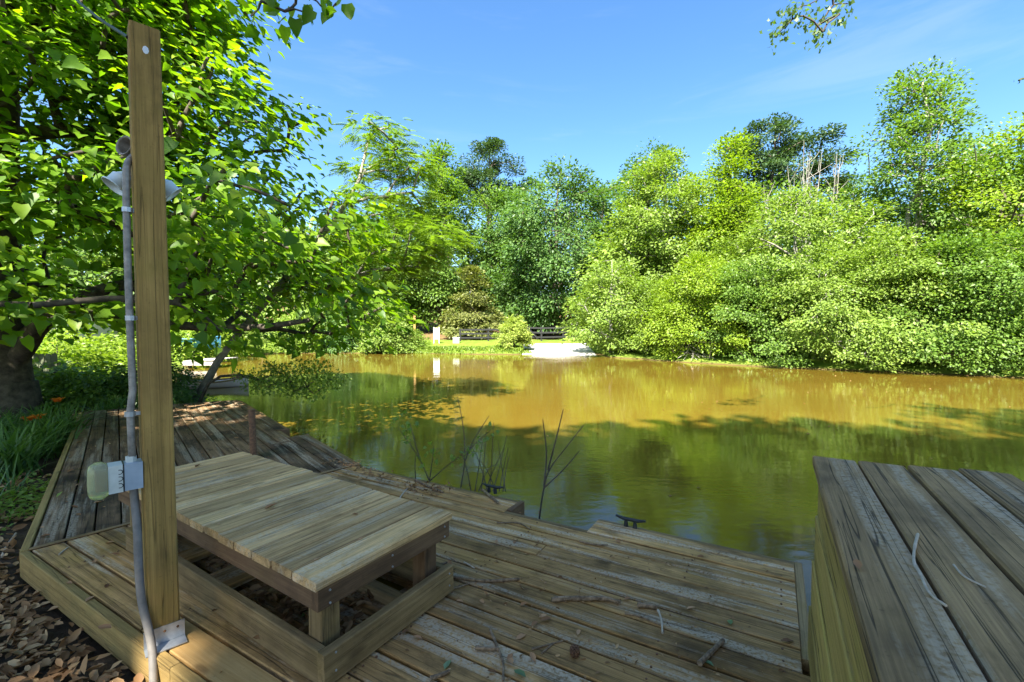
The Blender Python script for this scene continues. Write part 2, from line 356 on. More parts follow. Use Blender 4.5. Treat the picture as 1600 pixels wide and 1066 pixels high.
X, Y = np.meshgrid(ax, ay); Z = gz(X, Y)
co = np.stack([X.ravel(), Y.ravel(), Z.ravel()], 1); nx = len(ax)
q = (np.arange(len(ay) - 1)[:, None] * nx + np.arange(nx - 1)[None]).ravel()
tri = np.stack([q, q + 1, q + nx + 1, q + nx], 1)
tag(link('ground', mesh_np('ground', co, tri, M['ground'], True)), 'earth and lawn around the pond', kind='structure')
wx0, wx1, wy0, wy1 = -18, 38, -9, 33
me = mesh_np('water', [(wx0, wy0, WATER), (wx1, wy0, WATER), (wx1, wy1, WATER), (wx0, wy1, WATER)], [(0, 1, 2, 3)], M['water'])
tag(link('water', me), 'muddy brown pond water mirroring the trees', kind='structure')
# concrete ramp down into the far side
m = MB(); y0, y1 = 27.2, 34.5
m.add([(0.9, y1, 0.06), (5.6, y1, 0.06), (5.2, y0, -0.52), (0.6, y0 + 0.9, -0.52), (0.9, y1, -0.45), (5.6, y1, -0.45), (5.2, y0, -0.9), (0.6, y0 + 0.9, -0.9)],
      [(0, 3, 2, 1), (4, 5, 6, 7), (0, 1, 5, 4), (1, 2, 6, 5), (2, 3, 7, 6), (3, 0, 4, 7)])
tag(m.build('boat_ramp', M['concrete'], None, (3, 30, -0.3)), 'pale concrete boat ramp sloping into the far side of the pond', kind='structure')

# ------------------------------------------------------------------ the deck
E1 = Vector((math.cos(R(-30)), math.sin(R(-30)))); N1 = Vector((-E1.y, E1.x))
E2 = Vector((math.cos(R(131)), math.sin(R(131)))); N2 = Vector((E2.y, -E2.x))
def st(s, t, z=0): p = E1 * s + N1 * t; return Vector((p.x, p.y, z))
def st2(s, t, z=0): p = E2 * s + N2 * t; return Vector((p.x, p.y, z))
M0 = P(30, 864).xy; S0, T0 = M0.dot(E1), M0.dot(N1); S20, T20 = M0.dot(E2), M0.dot(N2)
MD = Vector((math.cos(R(50.5)), math.sin(R(50.5))))
def miter_s(t):   # where the joint crosses the line t of the main part
    q = (t - T0) / MD.dot(N1); return (M0 + MD * q).dot(E1)
def miter_s2(t):
    q = (t - T20) / MD.dot(N2); return (M0 + MD * q).dot(E2)
deck = thing('deck', (0, 2.5, 0), 'long weathered plank deck bending along the edge of the pond', 'deck')
def plank(name, parent, ax_, nrm, s_lo0, s_lo1, s_hi0, s_hi1, t0, t1, mat, ztop=0.0, th=0.036, jz=0.003):
    """a board between the lines t0 and t1; its ends may be cut on the slant"""
    sc = (s_lo0 + s_hi0) / 2; tcn = (t0 + t1) / 2
    c = ax_ * sc + nrm * tcn
    flip = ax_.x * nrm.y - ax_.y * nrm.x
    pts = [(s_lo0 - sc, (t0 - tcn) * flip), (s_hi0 - sc, (t0 - tcn) * flip), (s_hi1 - sc, (t1 - tcn) * flip), (s_lo1 - sc, (t1 - tcn) * flip)]
    if flip < 0: pts.reverse()
    m = MB().prism(pts, -th, 0, 0.004)
    me = bpy.data.meshes.new(name); me.from_pydata(m.v, [], m.f); me.update(); me.materials.append(mat)
    ang = math.atan2(ax_.y, ax_.x)
    o = link(name, me, parent, Vector((c.x, c.y, ztop + rnd.uniform(-jz, jz))) - WL(parent))
    o.rotation_euler = (rnd.uniform(-0.006, 0.006), 0, ang + rnd.uniform(-0.0012, 0.0012)); return o
G_ = 0.0058     # half gap
SR = 0.115      # right end of the main part
tl = [T0 + 0.045 + i * (2.80 - T0 - 0.045) / 13 for i in range(14)] + [2.905, 3.01]
for i in range(15):
    t0, t1 = tl[i] + G_, tl[i + 1] - G_
    r = SR if t1 > 2.12 else 1.9
    lo0, lo1 = miter_s(t0) + 0.012, miter_s(t1) + 0.012
    segs = [(lo0, lo1, r, r)]
    if i >= 13: segs = [(lo0, lo1, -1.69, -1.69), (-1.05, -1.05, r, r)]
    elif i == 5: segs = [(lo0, lo1, -2.45, -2.45), (-1.64, -1.64, r, r)]     # short boards under the bench leave a hole
    elif i == 2: segs = [(lo0, lo1, -3.02, -3.02), (-2.35, -2.35, r, r)]
    elif i in (3, 10): j = -1.2 if i == 10 else -0.4; segs = [(lo0, lo1, j - 0.002, j - 0.002), (j + 0.002, j + 0.002, r, r)]
    elif i == 0: segs = [(lo0, lo1, -2.43, -2.43), (-1.25, -1.25, r, r)]
    for sg in segs: plank('plank', deck, E1, N1, *sg, t0, t1, M['deck'])
    if i == 0: plank('plank', deck, E1, N1, -2.425, -2.425, -1.255, -1.255, t0, t1, M['newwood'])['label'] = 'newer tan board under the lamp post'
tl = [T20 + 0.045 + i * (1.75 - T20 - 0.045) / 15.5 for i in range(15)] + [1.66, 1.75]
for i in range(len(tl) - 1):
    t0, t1 = tl[i] + G_, tl[i + 1] - G_
    lo0, lo1 = miter_s2(t0) + 0.012, miter_s2(t1) + 0.012
    hi = 9.82 - 0.10 * max(0, i - 8) * 0.4
    segs = [(lo0, lo1, hi, hi)]
    if i in (14,): segs = [(lo0, lo1, 5.93, 5.93), (6.46, 6.46, hi, hi)]
    if i == 15: segs = [(lo0, lo1, 5.93, 5.93)]
    if i in (5, 11): j = 7.2 if i == 5 else 6.6; segs = [(lo0, lo1, j - 0.002, j - 0.002), (j + 0.002, j + 0.002, hi, hi)]
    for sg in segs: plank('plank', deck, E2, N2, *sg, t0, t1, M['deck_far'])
def fascia(a, b, h=0.15, mat='trim', th=0.04, top=0.001):
    return beam('fascia', deck, Vector((a[0], a[1], top - h / 2)), Vector((b[0], b[1], top - h / 2)), th, h, M[mat])
a = st(miter_s(T0 + 0.02), T0 + 0.02); b = st(-2.05, T0 + 0.02); fascia(a, b)
fascia(st(-2.046, T0 + 0.02), st(1.9, T0 + 0.02))
fascia(st2(miter_s2(T20 + 0.02), T20 + 0.02), st2(9.84, T20 + 0.02), top=0.004)
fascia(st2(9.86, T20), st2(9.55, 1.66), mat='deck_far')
fascia(st(-1.05, 3.03), st(SR, 3.03), h=0.16, mat='base', top=-0.006); fascia(st(-1.03, 2.83), st(-1.03, 3.005), mat='base', top=-0.006)
fascia(st(-1.71, 2.82), st(-1.01, 2.82), h=0.16, mat='base', top=-0.006); fascia(st(-1.67, 2.845), st(-1.67, 3.05), mat='apron', top=0.002)
fascia(st(miter_s(3.03), 3.03), st(-1.69, 3.03), mat='base', top=-0.006)
fascia(st2(miter_s2(1.77), 1.77), st2(5.93, 1.77), mat='base', top=-0.006); fascia(st2(5.945, 1.6), st2(5.945, 1.79), mat='apron', top=-0.002)
fascia(st2(6.44, 1.55), st2(6.44, 1.70), mat='apron', top=0.002); fascia(st2(6.42, 1.68), st2(9.5, 1.68), mat='base', top=-0.006)
fascia(st2(5.96, 1.565), st2(6.43, 1.565), mat='base', top=-0.006)
fascia(st(SR + 0.022, 2.16), st(SR + 0.022, 3.045), mat='base', top=-0.002)
js = beam('joint_strip', deck, st2(miter_s2(T20 + 0.04), T20 + 0.04, 0.006), st2(miter_s2(1.74), 1.74, 0.006), 0.036, 0.006, M['box'], ch=0.001)
js['label'] = 'thin grey strip covering the joint where the boards change direction'
# joists and piles that carry it
for s in (-3.4, -2.4, -1.4, -0.4, 0.05): beam('joist', deck, st(s, max(T0 + 0.06, T0 + 0.06 + (s < -3.2) * 0.35), -0.115), st(s, 2.74, -0.115), 0.04, 0.14, M['apron'])
for s in (5.2, 6.8, 8.4, 9.4): beam('joist', deck, st2(s, T20 + 0.05, -0.115), st2(s, 1.52, -0.115), 0.04, 0.14, M['apron'])
for p in (st(-3.2, 2.72), st(-1.9, 2.72), st(-0.6, 2.72), st(0.0, 2.72), st2(5.2, 1.48), st2(6.8, 1.48), st2(8.4, 1.48), st2(9.4, 1.48)):
    beam('pile', deck, (p.x, p.y, -1.7), (p.x, p.y, -0.19), 0.12, 0.12, M['apron'], up=(E1.x, E1.y, 0))

# ------------------------------------------------------------------ the low plank bench
BD = Vector((math.cos(R(147)), math.sin(R(147)), 0)); BW = Vector((-BD.y, BD.x, 0)) * -1      # along, across (away from the camera)
BT = 0.41; B0 = P(497, 907, BT); B0.z = 0; BL, BWd = 2.04, 0.735
def bp(a, c, z): return B0 + BD * a + BW * c + Vector((0, 0, z))
bench = thing('plank_bench', bp(BL / 2, BWd / 2, 0), 'low grey slatted plank bench with a boarded base standing on the deck', 'bench')
nb = 14; pw = BL / nb
for i in range(nb):
    a0 = i * pw + (0.005 if i else -0.012); a1 = (i + 1) * pw - 0.005
    j = rnd.uniform(-0.006, 0.006)
    o = beam('slat', bench, bp((a0 + a1) / 2, -0.012 + j, BT - 0.018), bp((a0 + a1) / 2, BWd + 0.012 + j, BT - 0.018 + rnd.uniform(-0.002, 0.002)), a1 - a0, 0.036, M['bench'], ch=0.005)
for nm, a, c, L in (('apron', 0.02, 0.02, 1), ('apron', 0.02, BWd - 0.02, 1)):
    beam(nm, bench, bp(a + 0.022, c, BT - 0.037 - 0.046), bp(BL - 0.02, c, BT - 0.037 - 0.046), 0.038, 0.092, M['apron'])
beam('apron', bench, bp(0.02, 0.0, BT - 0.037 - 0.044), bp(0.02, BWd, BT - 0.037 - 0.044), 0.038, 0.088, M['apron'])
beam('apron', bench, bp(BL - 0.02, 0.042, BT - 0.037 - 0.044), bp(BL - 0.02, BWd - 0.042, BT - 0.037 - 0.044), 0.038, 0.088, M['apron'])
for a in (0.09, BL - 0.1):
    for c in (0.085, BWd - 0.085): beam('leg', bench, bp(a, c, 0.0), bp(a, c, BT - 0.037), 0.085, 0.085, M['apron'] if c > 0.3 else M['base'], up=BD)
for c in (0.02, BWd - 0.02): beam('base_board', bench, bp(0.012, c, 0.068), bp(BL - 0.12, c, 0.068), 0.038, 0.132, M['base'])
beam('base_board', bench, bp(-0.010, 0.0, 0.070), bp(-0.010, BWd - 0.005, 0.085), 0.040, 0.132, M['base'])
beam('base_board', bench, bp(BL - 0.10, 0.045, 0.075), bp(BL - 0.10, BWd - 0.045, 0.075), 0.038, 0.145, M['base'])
beam('cross_board', bench, bp(1.02, 0.05, 0.03), bp(1.02, BWd - 0.05, 0.03), 0.20, 0.03, M['deck'])
beam('cross_board', bench, bp(0.1, 0.50, 0.035), bp(0.95, 0.50, 0.035), 0.06, 0.06, M['base'])
beam('cross_board', bench, bp(1.45, 0.05, 0.032), bp(1.45, BWd - 0.05, 0.032), 0.14, 0.03, M['deck'])
m = MB()
for (a, c, z) in ((-0.001, 0.05, 0.35), (-0.001, 0.05, 0.30), (-0.001, 0.36, 0.35), (-0.001, 0.36, 0.30), (-0.001, 0.70, 0.35), (-0.001, 0.70, 0.30), (-0.031, 0.05, 0.12), (-0.031, 0.05, 0.05), (-0.031, 0.7, 0.12), (-0.031, 0.7, 0.06)):
    p = bp(a, c, z); m.lathe([(0.0, 0.002), (0.004, 0.0015), (0.005, -0.002)], 6, Matrix.Translation(p) @ (-BD).to_track_quat('Z', 'Y').to_matrix().to_4x4())
tag(m.build('screw_heads', M['galv'], bench), kind='stuff')

# ------------------------------------------------------------------ the tall plank box at the right
box = thing('plank_box', st(0.6, 1.2, 0), 'tall grey plank-topped box with a mossy green side at the right', 'box')
BS = 0.165; BZ = 0.83
for i in range(7):
    s0 = BS - 0.025 + i * 0.149
    far_t = (2.185, 2.185, 2.175, 2.20, 2.13, 2.15, 2.14)[i] + 0.0 + i * 0.012
    p0 = st(s0 + 0.0705, -0.35, BZ - 0.019 + rnd.uniform(-0.003, 0.003)); p1 = st(s0 + 0.0705, far_t, BZ - 0.019 + (0.004 if i == 3 else rnd.uniform(-0.003, 0.003)))
    beam('top_plank', box, p0, p1, 0.141, 0.038, M['box'], ch=0.005)
for i, (z0, z1) in enumerate(((0.60, 0.785), (0.41, 0.594), (0.215, 0.404), (0.02, 0.209))):
    sx = BS + 0.012 - 0.007 * i
    beam('side_board', box, st(sx, -0.3, (z0 + z1) / 2), st(sx, 2.155 + 0.012 * i, (z0 + z1) / 2), 0.036, z1 - z0, M['boxside'])
    beam('end_board', box, st(BS + 0.034, 2.14 + 0.01 * i, (z0 + z1) / 2), st(1.15, 2.14 + 0.01 * i, (z0 + z1) / 2), 0.036, z1 - z0, M['boxside'])
for s in (BS + 0.09, 1.1):
    for t in (0.0, 1.0, 2.07): p = st(s, t); beam('corner_post', box, (p.x, p.y, -1.0 if t > 1.5 else 0.0), (p.x, p.y, BZ - 0.04), 0.09, 0.09, M['base'], up=(E1.x, E1.y, 0))

# ------------------------------------------------------------------ lamp post with its fittings
PB = Vector((-1.516, 1.935, 0)); PT = Vector((-1.665, 2.10, 2.68)); PW = 0.110
FX = Vector((math.cos(R(44)), math.sin(R(44)), 0)); FN = Vector((FX.y, -FX.x, 0))    # along the front face, out of it (to the camera)
post = thing('lamp_post', PB, 'square brown timber post with a metal bracket at its foot', 'post')
beam('shaft', post, PB, PT, PW, PW, M['post'], up=FN, ch=0.006)
def onpost(z, a=0, n=0): return PB.lerp(PT, z / 2.68) + FX * a + FN * n
m = MB(); q = (FX).to_track_quat('X', 'Z').to_matrix()
Mr = Matrix((FX, -FN, Vector((0, 0, 1)))).transposed()
m.box(onpost(0.04, 0, PW / 2 + 0.003), (PW + 0.03, 0.004, 0.075), Mr); m.box(onpost(0.0055, 0, PW / 2 + 0.032), (PW + 0.03, 0.058, 0.004), Mr)
br = m.build('foot_bracket', M['galv'], post)
m = MB()
for a, z in ((-0.045, 0.03), (0.0, 0.055), (0.045, 0.055), (-0.03, 0.012), (0.02, 0.012)):
    if z > 0.02: m.lathe([(0, 0.006), (0.005, 0.004), (0.006, 0)], 6, Matrix.Translation(onpost(z, a, PW / 2 + 0.005)) @ FN.to_track_quat('Z', 'Y').to_matrix().to_4x4())
tag(m.build('bolt_heads', M['rust'], br), kind='stuff')
m = MB().lathe([(0.0, 0.003), (0.012, 0.002), (0.015, 0.0)], 8, Matrix.Translation(onpost(2.57, -0.0, PW / 2)) @ FN.to_track_quat('Z', 'Y').to_matrix().to_4x4() @ Matrix.Diagonal((0.8, 1.3, 1, 1)))
m.build('white_patch', M['white'], post)
# conduit run and outlet box
el = thing('outlet_box', onpost(0.72, -PW / 2 - 0.035), 'grey outlet box with clear bubble cover and metal conduit fixed to the post', 'outlet box')
cz = -PW / 2 - 0.022; cn = 0.03
pts = [onpost(z, cz - (0.012 if z < 1.0 else 0) + 0.004 * math.sin(z * 3), cn) for z in np.linspace(0.80, 2.02, 14)] + [onpost(2.07, cz + 0.01, cn - 0.02), onpost(2.11, cz + 0.03, cn - 0.07)]
MB().tube(pts, 0.0135, 10).build('conduit', M['conduit'], el, smooth=True)
for z in (0.98, 1.385, 1.85):
    m = MB(); c = onpost(z, cz - (0.012 if z < 1.0 else 0), cn); m.tube([c - Vector((0, 0, 0.010)), c + Vector((0, 0, 0.010))], 0.0195, 10); m.box(c + FX * 0.02, (0.034, 0.006, 0.016), Mr)
    m.build('strap', M['galv'], el)
bc = onpost(0.725, -PW / 2 - 0.030, 0.022)
m = MB(); m.box(bc, (0.060, 0.075, 0.110), Mr); m.build('housing', M['boxgrey'], el)
m = MB(); m.box(bc - FX * 0.032, (0.005, 0.078, 0.114), Mr); m.build('gasket', M['iron'], el)
m = MB(); m.box(bc - FX * 0.057, (0.045, 0.080, 0.112), Mr); cp = m.build('cover_plate', M['boxcream'], el)
for z in (-0.028, 0, 0.028):
    m = MB(); m.tube([bc - FX * 0.045 + FN * 0.0405 + Vector((0, 0, z)) + FX * (0.010 * math.cos(t)) + Vector((0, 0, 0.009 * math.sin(t))) for t in np.linspace(-1.9, 1.9, 9)], 0.0016, 5)
    m.build('knockout_ring', M['iron'], cp)
m = MB(); c = bc - FX * 0.080 + Vector((0, 0, -0.003)); Ml = Matrix.Translation(c) @ Matrix((FN, Vector((0, 0, 1)), -FX)).transposed().to_4x4()
secs = [(0.0, 0.044, 0.062), (0.018, 0.048, 0.074), (0.040, 0.047, 0.073), (0.056, 0.040, 0.062), (0.062, 0.026, 0.045), (0.063, 0.0, 0.0)]
o = 0; n = 20
for h_, a_, b_ in secs:
    for kx in range(n):
        t = 2 * math.pi * kx / n; cc, ss = math.cos(t), math.sin(t)
        m.v.append(tuple(Ml @ Vector((a_ * math.copysign(abs(cc) ** 0.5, cc), b_ * math.copysign(abs(ss) ** 0.5, ss), h_))))
for i in range(len(secs) - 1):
    for kx in range(n): m.f.append((i * n + kx, i * n + (kx + 1) % n, (i + 1) * n + (kx + 1) % n, (i + 1) * n + kx))
m.build('bubble_cover', M['clear'], el, smooth=True)
m = MB(); m.box(bc - FX * 0.098, (0.036, 0.05, 0.085), Mr); m.build('plug', M['deadleaf_one'], el)
m = MB(); c = bc + Vector((0, 0, 0.067)) - FX * 0.005; m.tube([c - Vector((0, 0, 0.012)), c + Vector((0, 0, 0.012))], 0.019, 6); m.build('connector', M['boxcream'], el)
pts = [bc + Vector((0, 0, -0.05)), bc + Vector((0, 0, -0.12)) + FX * 0.004, onpost(0.50, cz, cn + 0.012), onpost(0.35, cz - 0.001, cn + 0.016), onpost(0.2, cz + 0.004, cn + 0.02), onpost(0.10, cz + 0.022, cn + 0.05), onpost(0.03, cz + 0.03, cn + 0.075), onpost(-0.04, cz + 0.028, cn + 0.12), onpost(-0.2, cz + 0.02, cn + 0.16)]
# smooth the polyline
def smooth(pts, it=2):
    for _ in range(it):
        q = [pts[0]]
        for a, b in zip(pts[:-1], pts[1:]): q += [a * 0.75 + b * 0.25, a * 0.25 + b * 0.75]
        pts = q + [pts[-1]]
    return pts
MB().tube(smooth([Vector(p) for p in pts]), 0.0155, 10).build('flexible_conduit', M['flex'], el, smooth=True)
# flood lamp behind the top of the post
fl = thing('flood_lamp', onpost(2.02, 0, -PW / 2), 'twin white cone flood lamp mounted behind the post', 'lamp')
hb = onpost(2.05, -0.01, -PW / 2 - 0.035)
MB().lathe([(0, 0.03), (0.05, 0.03), (0.055, -0.03), (0, -0.03)], 14, Matrix.Translation(hb) @ FN.to_track_quat('Z', 'Y').to_matrix().to_4x4()).build('mounting_box', M['conduit'], fl, smooth=False)
def shade(c, axis_, r, L, mat):
    Mx = Matrix.Translation(c) @ axis_.normalized().to_track_quat('Z', 'Y').to_matrix().to_4x4()
    o = MB().lathe([(0.0, -0.02), (0.022, -0.02), (0.026, 0.0), (0.040, L * 0.35), (r * 0.85, L * 0.9), (r, L), (r + 0.003, L), (r + 0.003, L - 0.006), (r * 0.86, L * 0.86), (0.043, L * 0.34)], 20, Mx).build('shade', mat, fl, smooth=True)
    return o
shade(onpost(2.03, -PW / 2 - 0.01, -0.10), -FX * 0.75 + Vector((0, 0, -0.85)) + FN * 0.1, 0.046, 0.078, M['lampwhite'])
shade(onpost(2.03, PW / 2 - 0.005, -0.10), FX * 0.75 + Vector((0, 0, -0.7)) + FN * 0.1, 0.045, 0.076, M['lampwhite'])
shade(onpost(2.155, -PW / 2 + 0.02, -0.10), -FX * 0.85 + FN * 0.55 + Vector((0, 0, 0.15)), 0.042, 0.05, M['conduit'])
# overhead cable
a = onpost(2.63, -PW / 2, 0); b = Vector((-6.0, 5.6, 6.6))
pts = [a.lerp(b, t) - Vector((0, 0, 0.25 * 4 * t * (1 - t))) for t in np.linspace(0, 1, 12)]
tag(MB().tube(pts, 0.008, 6).build('overhead_cable', M['iron'], None, a), 'thin dark cable running from the post top up into the leaves', 'cable')
# rusty pipe stake
p = P(398, 713); tp = Vector((p.x - 0.04, p.y + 0.03, 0.47))
pk = thing('steel_pipe', p, 'rusty brown steel pipe standing upright behind the bench', 'pipe')
MB().tube([p - Vector((0, 0, 0.6)), tp], 0.033, 12).build('tube', M['rust'], pk, smooth=False)
MB().tube([tp - Vector((0, 0, 0.002)), tp + Vector((0, 0, 0.012))], 0.036, 12).build('cap', M['rust'], pk)
# cleats
def cleat(p, ang, label):
    c = thing('dock_cleat', p, label, 'cleat', 'iron cleats on the deck edge'); d = Vector((math.cos(ang), math.sin(ang), 0))
    MB().tube([p + d * -0.10 + Vector((0, 0, 0.062)), p + d * -0.05 + Vector((0, 0, 0.052)), p + d * 0.05 + Vector((0, 0, 0.052)), p + d * 0.10 + Vector((0, 0, 0.062))], [0.007, 0.012, 0.012, 0.007], 8).build('horn', M['iron'], c, smooth=True)
    for s in (-0.03, 0.03): MB().tube([p + d * s, p + d * s + Vector((0, 0, 0.05))], [0.016, 0.010], 8).build('foot', M['iron'], c)
cleat(P(985, 824), R(-30), 'black iron cleat on the deck corner nearest the tall box')
cleat(P(769, 770), R(-30), 'black iron cleat at the deck corner behind the bench')

# ------------------------------------------------------------------ foliage machinery
T_DIA = (np.array([(0, 0, 0), (0.30, 0.45, 0.06), (0, 1, -0.08), (-0.30, 0.45, 0.06)]), np.array([(0, 1, 2), (0, 2, 3)]))
T_HEART = (np.array([(0, 0.04, 0), (0.30, -0.03, 0.07), (0.41, 0.28, 0.09), (0.20, 0.72, -0.01), (0, 1.0, -0.18), (-0.20, 0.72, -0.01), (-0.41, 0.28, 0.09), (-0.30, -0.03, 0.07), (0, 0.45, -0.03)]),
    np.array([(8, 0, 1), (8, 1, 2), (8, 2, 3), (8, 3, 4), (8, 4, 5), (8, 5, 6), (8, 6, 7), (8, 7, 0)]))
T_OAK = (np.array([(0, 0, 0), (0.07, 0.4, 0.02), (0.34, 0.78, 0.05), (0.16, 0.84, 0.02), (0, 1.0, 0), (-0.16, 0.84, 0.02), (-0.34, 0.78, 0.05), (-0.07, 0.4, 0.02)]), np.array([(0, 1, 7), (1, 2, 3), (1, 3, 5), (1, 5, 7), (3, 4, 5), (7, 5, 6)]))
T_NEEDLE = (np.array([(0, 0, 0), (0.035, 0.5, 0.0), (0, 1, 0.0), (-0.035, 0.5, 0.0), (-0.5, 0.62, 0.03), (0.5, 0.62, -0.03), (0.03, 0.1, 0.0), (-0.03, 0.1, 0)]), np.array([(0, 1, 2), (0, 2, 3), (6, 5, 0), (7, 0, 4)]))
def frond():
    v, f = [], []
    n = 9
    for i in range(n):
        y = 0.12 + 0.86 * i / n; L = 0.30 * math.sin(math.pi * (0.22 + 0.72 * i / n)); z = -0.28 * y * y
        for sgn in (-1, 1):
            b = len(v); v += [(0, y, z), (sgn * L * 0.5, y + 0.01, z + 0.015), (sgn * L, y + 0.10, z - 0.05), (sgn * L * 0.5, y + 0.075, z + 0.01)]
            f += [(b, b + 1, b + 2), (b, b + 2, b + 3)]
    return np.array(v), np.array(f)
T_FROND = frond()
T_BLADE = (np.array([(-0.02, 0, 0), (0.02, 0, 0), (0.015, 0.6, 0.0), (-0.015, 0.6, 0.0), (0, 1, -0.12)]), np.array([(0, 1, 2), (0, 2, 3), (3, 2, 4)]))
T_CURL = (np.array([(0, 0, 0), (0.22, 0.3, 0.14), (0.2, 0.7, 0.16), (0, 1, 0.10), (-0.2, 0.7, 0.12), (-0.22, 0.3, 0.16), (0, 0.5, 0)]), np.array([(0, 1, 6), (1, 2, 6), (2, 3, 6), (3, 4, 6), (4, 5, 6), (5, 0, 6)]))
def unit(a): return a / np.maximum(np.linalg.norm(a, axis=1, keepdims=True), 1e-9)
def scatter(tpl, pos, d, nrm, size):
    tv, tf = tpl; pos = np.asarray(pos); d = unit(np.asarray(d, float)); nrm = np.asarray(nrm, float)
    x = unit(np.cross(d, nrm)); z = np.cross(x, d); size = np.asarray(size)[:, None, None]
    co = pos[:, None, :] + size * (tv[None, :, 0, None] * x[:, None] + tv[None, :, 1, None] * d[:, None] + tv[None, :, 2, None] * z[:, None])
    k = len(tv); tri = tf[None] + (np.arange(len(pos)) * k)[:, None, None]
    return co.reshape(-1, 3), tri.reshape(-1, 3)
SUN_GAPS = []          # leaves cut away along these sun rays to shape sun patches on deck and ground
def keep(pos):
    ok = np.ones(len(pos), bool)
    for p, r in SUN_GAPS:
        d = pos - np.array(p); t = d @ np.array(SUN); q = d - t[:, None] * np.array(SUN)
        ok &= ~((np.linalg.norm(q, axis=1) < r) & (t > 0))
    return ok
def skeleton(base, trunk, cl, r0, mb, rr, sides=5, pen=0.6):
    """joins every clump to the nearest bough, thicker towards the trunk"""
    nodes = [Vector(p) for p in trunk]; par = [i - 1 for i in range(len(trunk))]
    order = sorted(range(len(cl)), key=lambda i: min((Vector(cl[i]) - t).length for t in nodes))
    arr = [np.array(p) for p in trunk]
    for i in order:
        c = np.array(cl[i]); A = np.array(arr); dl = np.linalg.norm(A - c, axis=1) + pen * np.clip(A[:, 2] - c[2] + 0.15, 0, None) * 2
        if len(A) > len(trunk): dl[0] += 3
        j = int(dl.argmin()); a = arr[j]; mid = a * 0.5 + c * 0.5 + np.array((rr.normal(0, 0.06), rr.normal(0, 0.06), 0.05)) * np.linalg.norm(c - a)
        arr.append(mid); par.append(j); arr.append(c); par.append(len(arr) - 2)
    w_ = np.zeros(len(arr))
    for i in range(len(arr) - 1, -1, -1):
        w_[i] = max(w_[i], 1.0)
        if par[i] >= 0: w_[par[i]] += w_[i] * 0.98
    w_ = np.sqrt(w_ / w_[0]) * r0
    nt_ = len(trunk)
    tr = [min(r0, max(w_[i] * 0.8, r0 * (1 - 0.92 * i / (nt_ - 1)))) if i else r0 * 1.25 for i in range(nt_)]
    mb.tube([Vector(p) for p in trunk], tr, 9)
    for i in range(nt_, len(arr)):
        if w_[i] < 0.004: w_[i] = 0.004
        mb.tube([Vector(arr[par[i]]), Vector(arr[i])], [min(w_[par[i]], w_[i] * 1.5) if par[i] >= nt_ else w_[i] * 1.2, w_[i]], sides, cap=False)
def clumps(n, base, z0, z1, rad, prof, rr, off=(0, 0), rough=0.3, inner=0.25, ysc=1.0):
    ph = rr.uniform(0, 6.28, 6); out_ = []
    while len(out_) < n:
        t = rr.uniform(0, 1); th = rr.uniform(0, 2 * math.pi)
        Rm = rad * prof(t)
        if rr.uniform(0, 1) > (Rm / rad) + 0.12: continue
        nz = 1 + rough * (math.sin(3 * th + ph[0] + 4 * t) * 0.5 + math.sin(5 * th + ph[1] - 7 * t) * 0.35 + math.sin(9 * t + ph[2] + 2 * th) * 0.45)
        r = Rm * nz * math.sqrt(rr.uniform(inner, 1))
        out_.append((base[0] + off[0] * t + r * math.cos(th), base[1] + off[1] * t + r * math.sin(th) * ysc, z0 + (z1 - z0) * t + rr.normal(0, 0.15) - 0.08 * r))
    return out_
PROF = {
 'dome': lambda t: math.sqrt(max(0.0, 1 - (max(0, t - 0.25) / 0.75) ** 2.2)) * min(1, 0.7 + t),
 'cone': lambda t: (1 - t) ** 0.8 * 0.95 + 0.06,
 'egg': lambda t: max(0.05, math.sin(math.pi * (0.12 + 0.86 * t) ** 0.85)) ,
 'col': lambda t: 0.95 * (1 - t ** 3.5) * min(1, 0.55 + 1.6 * t) + 0.05,
 'bush': lambda t: math.sqrt(max(0.02, 1 - t ** 2.0)),
}
DENS, LEAF = 1.46, 1.04
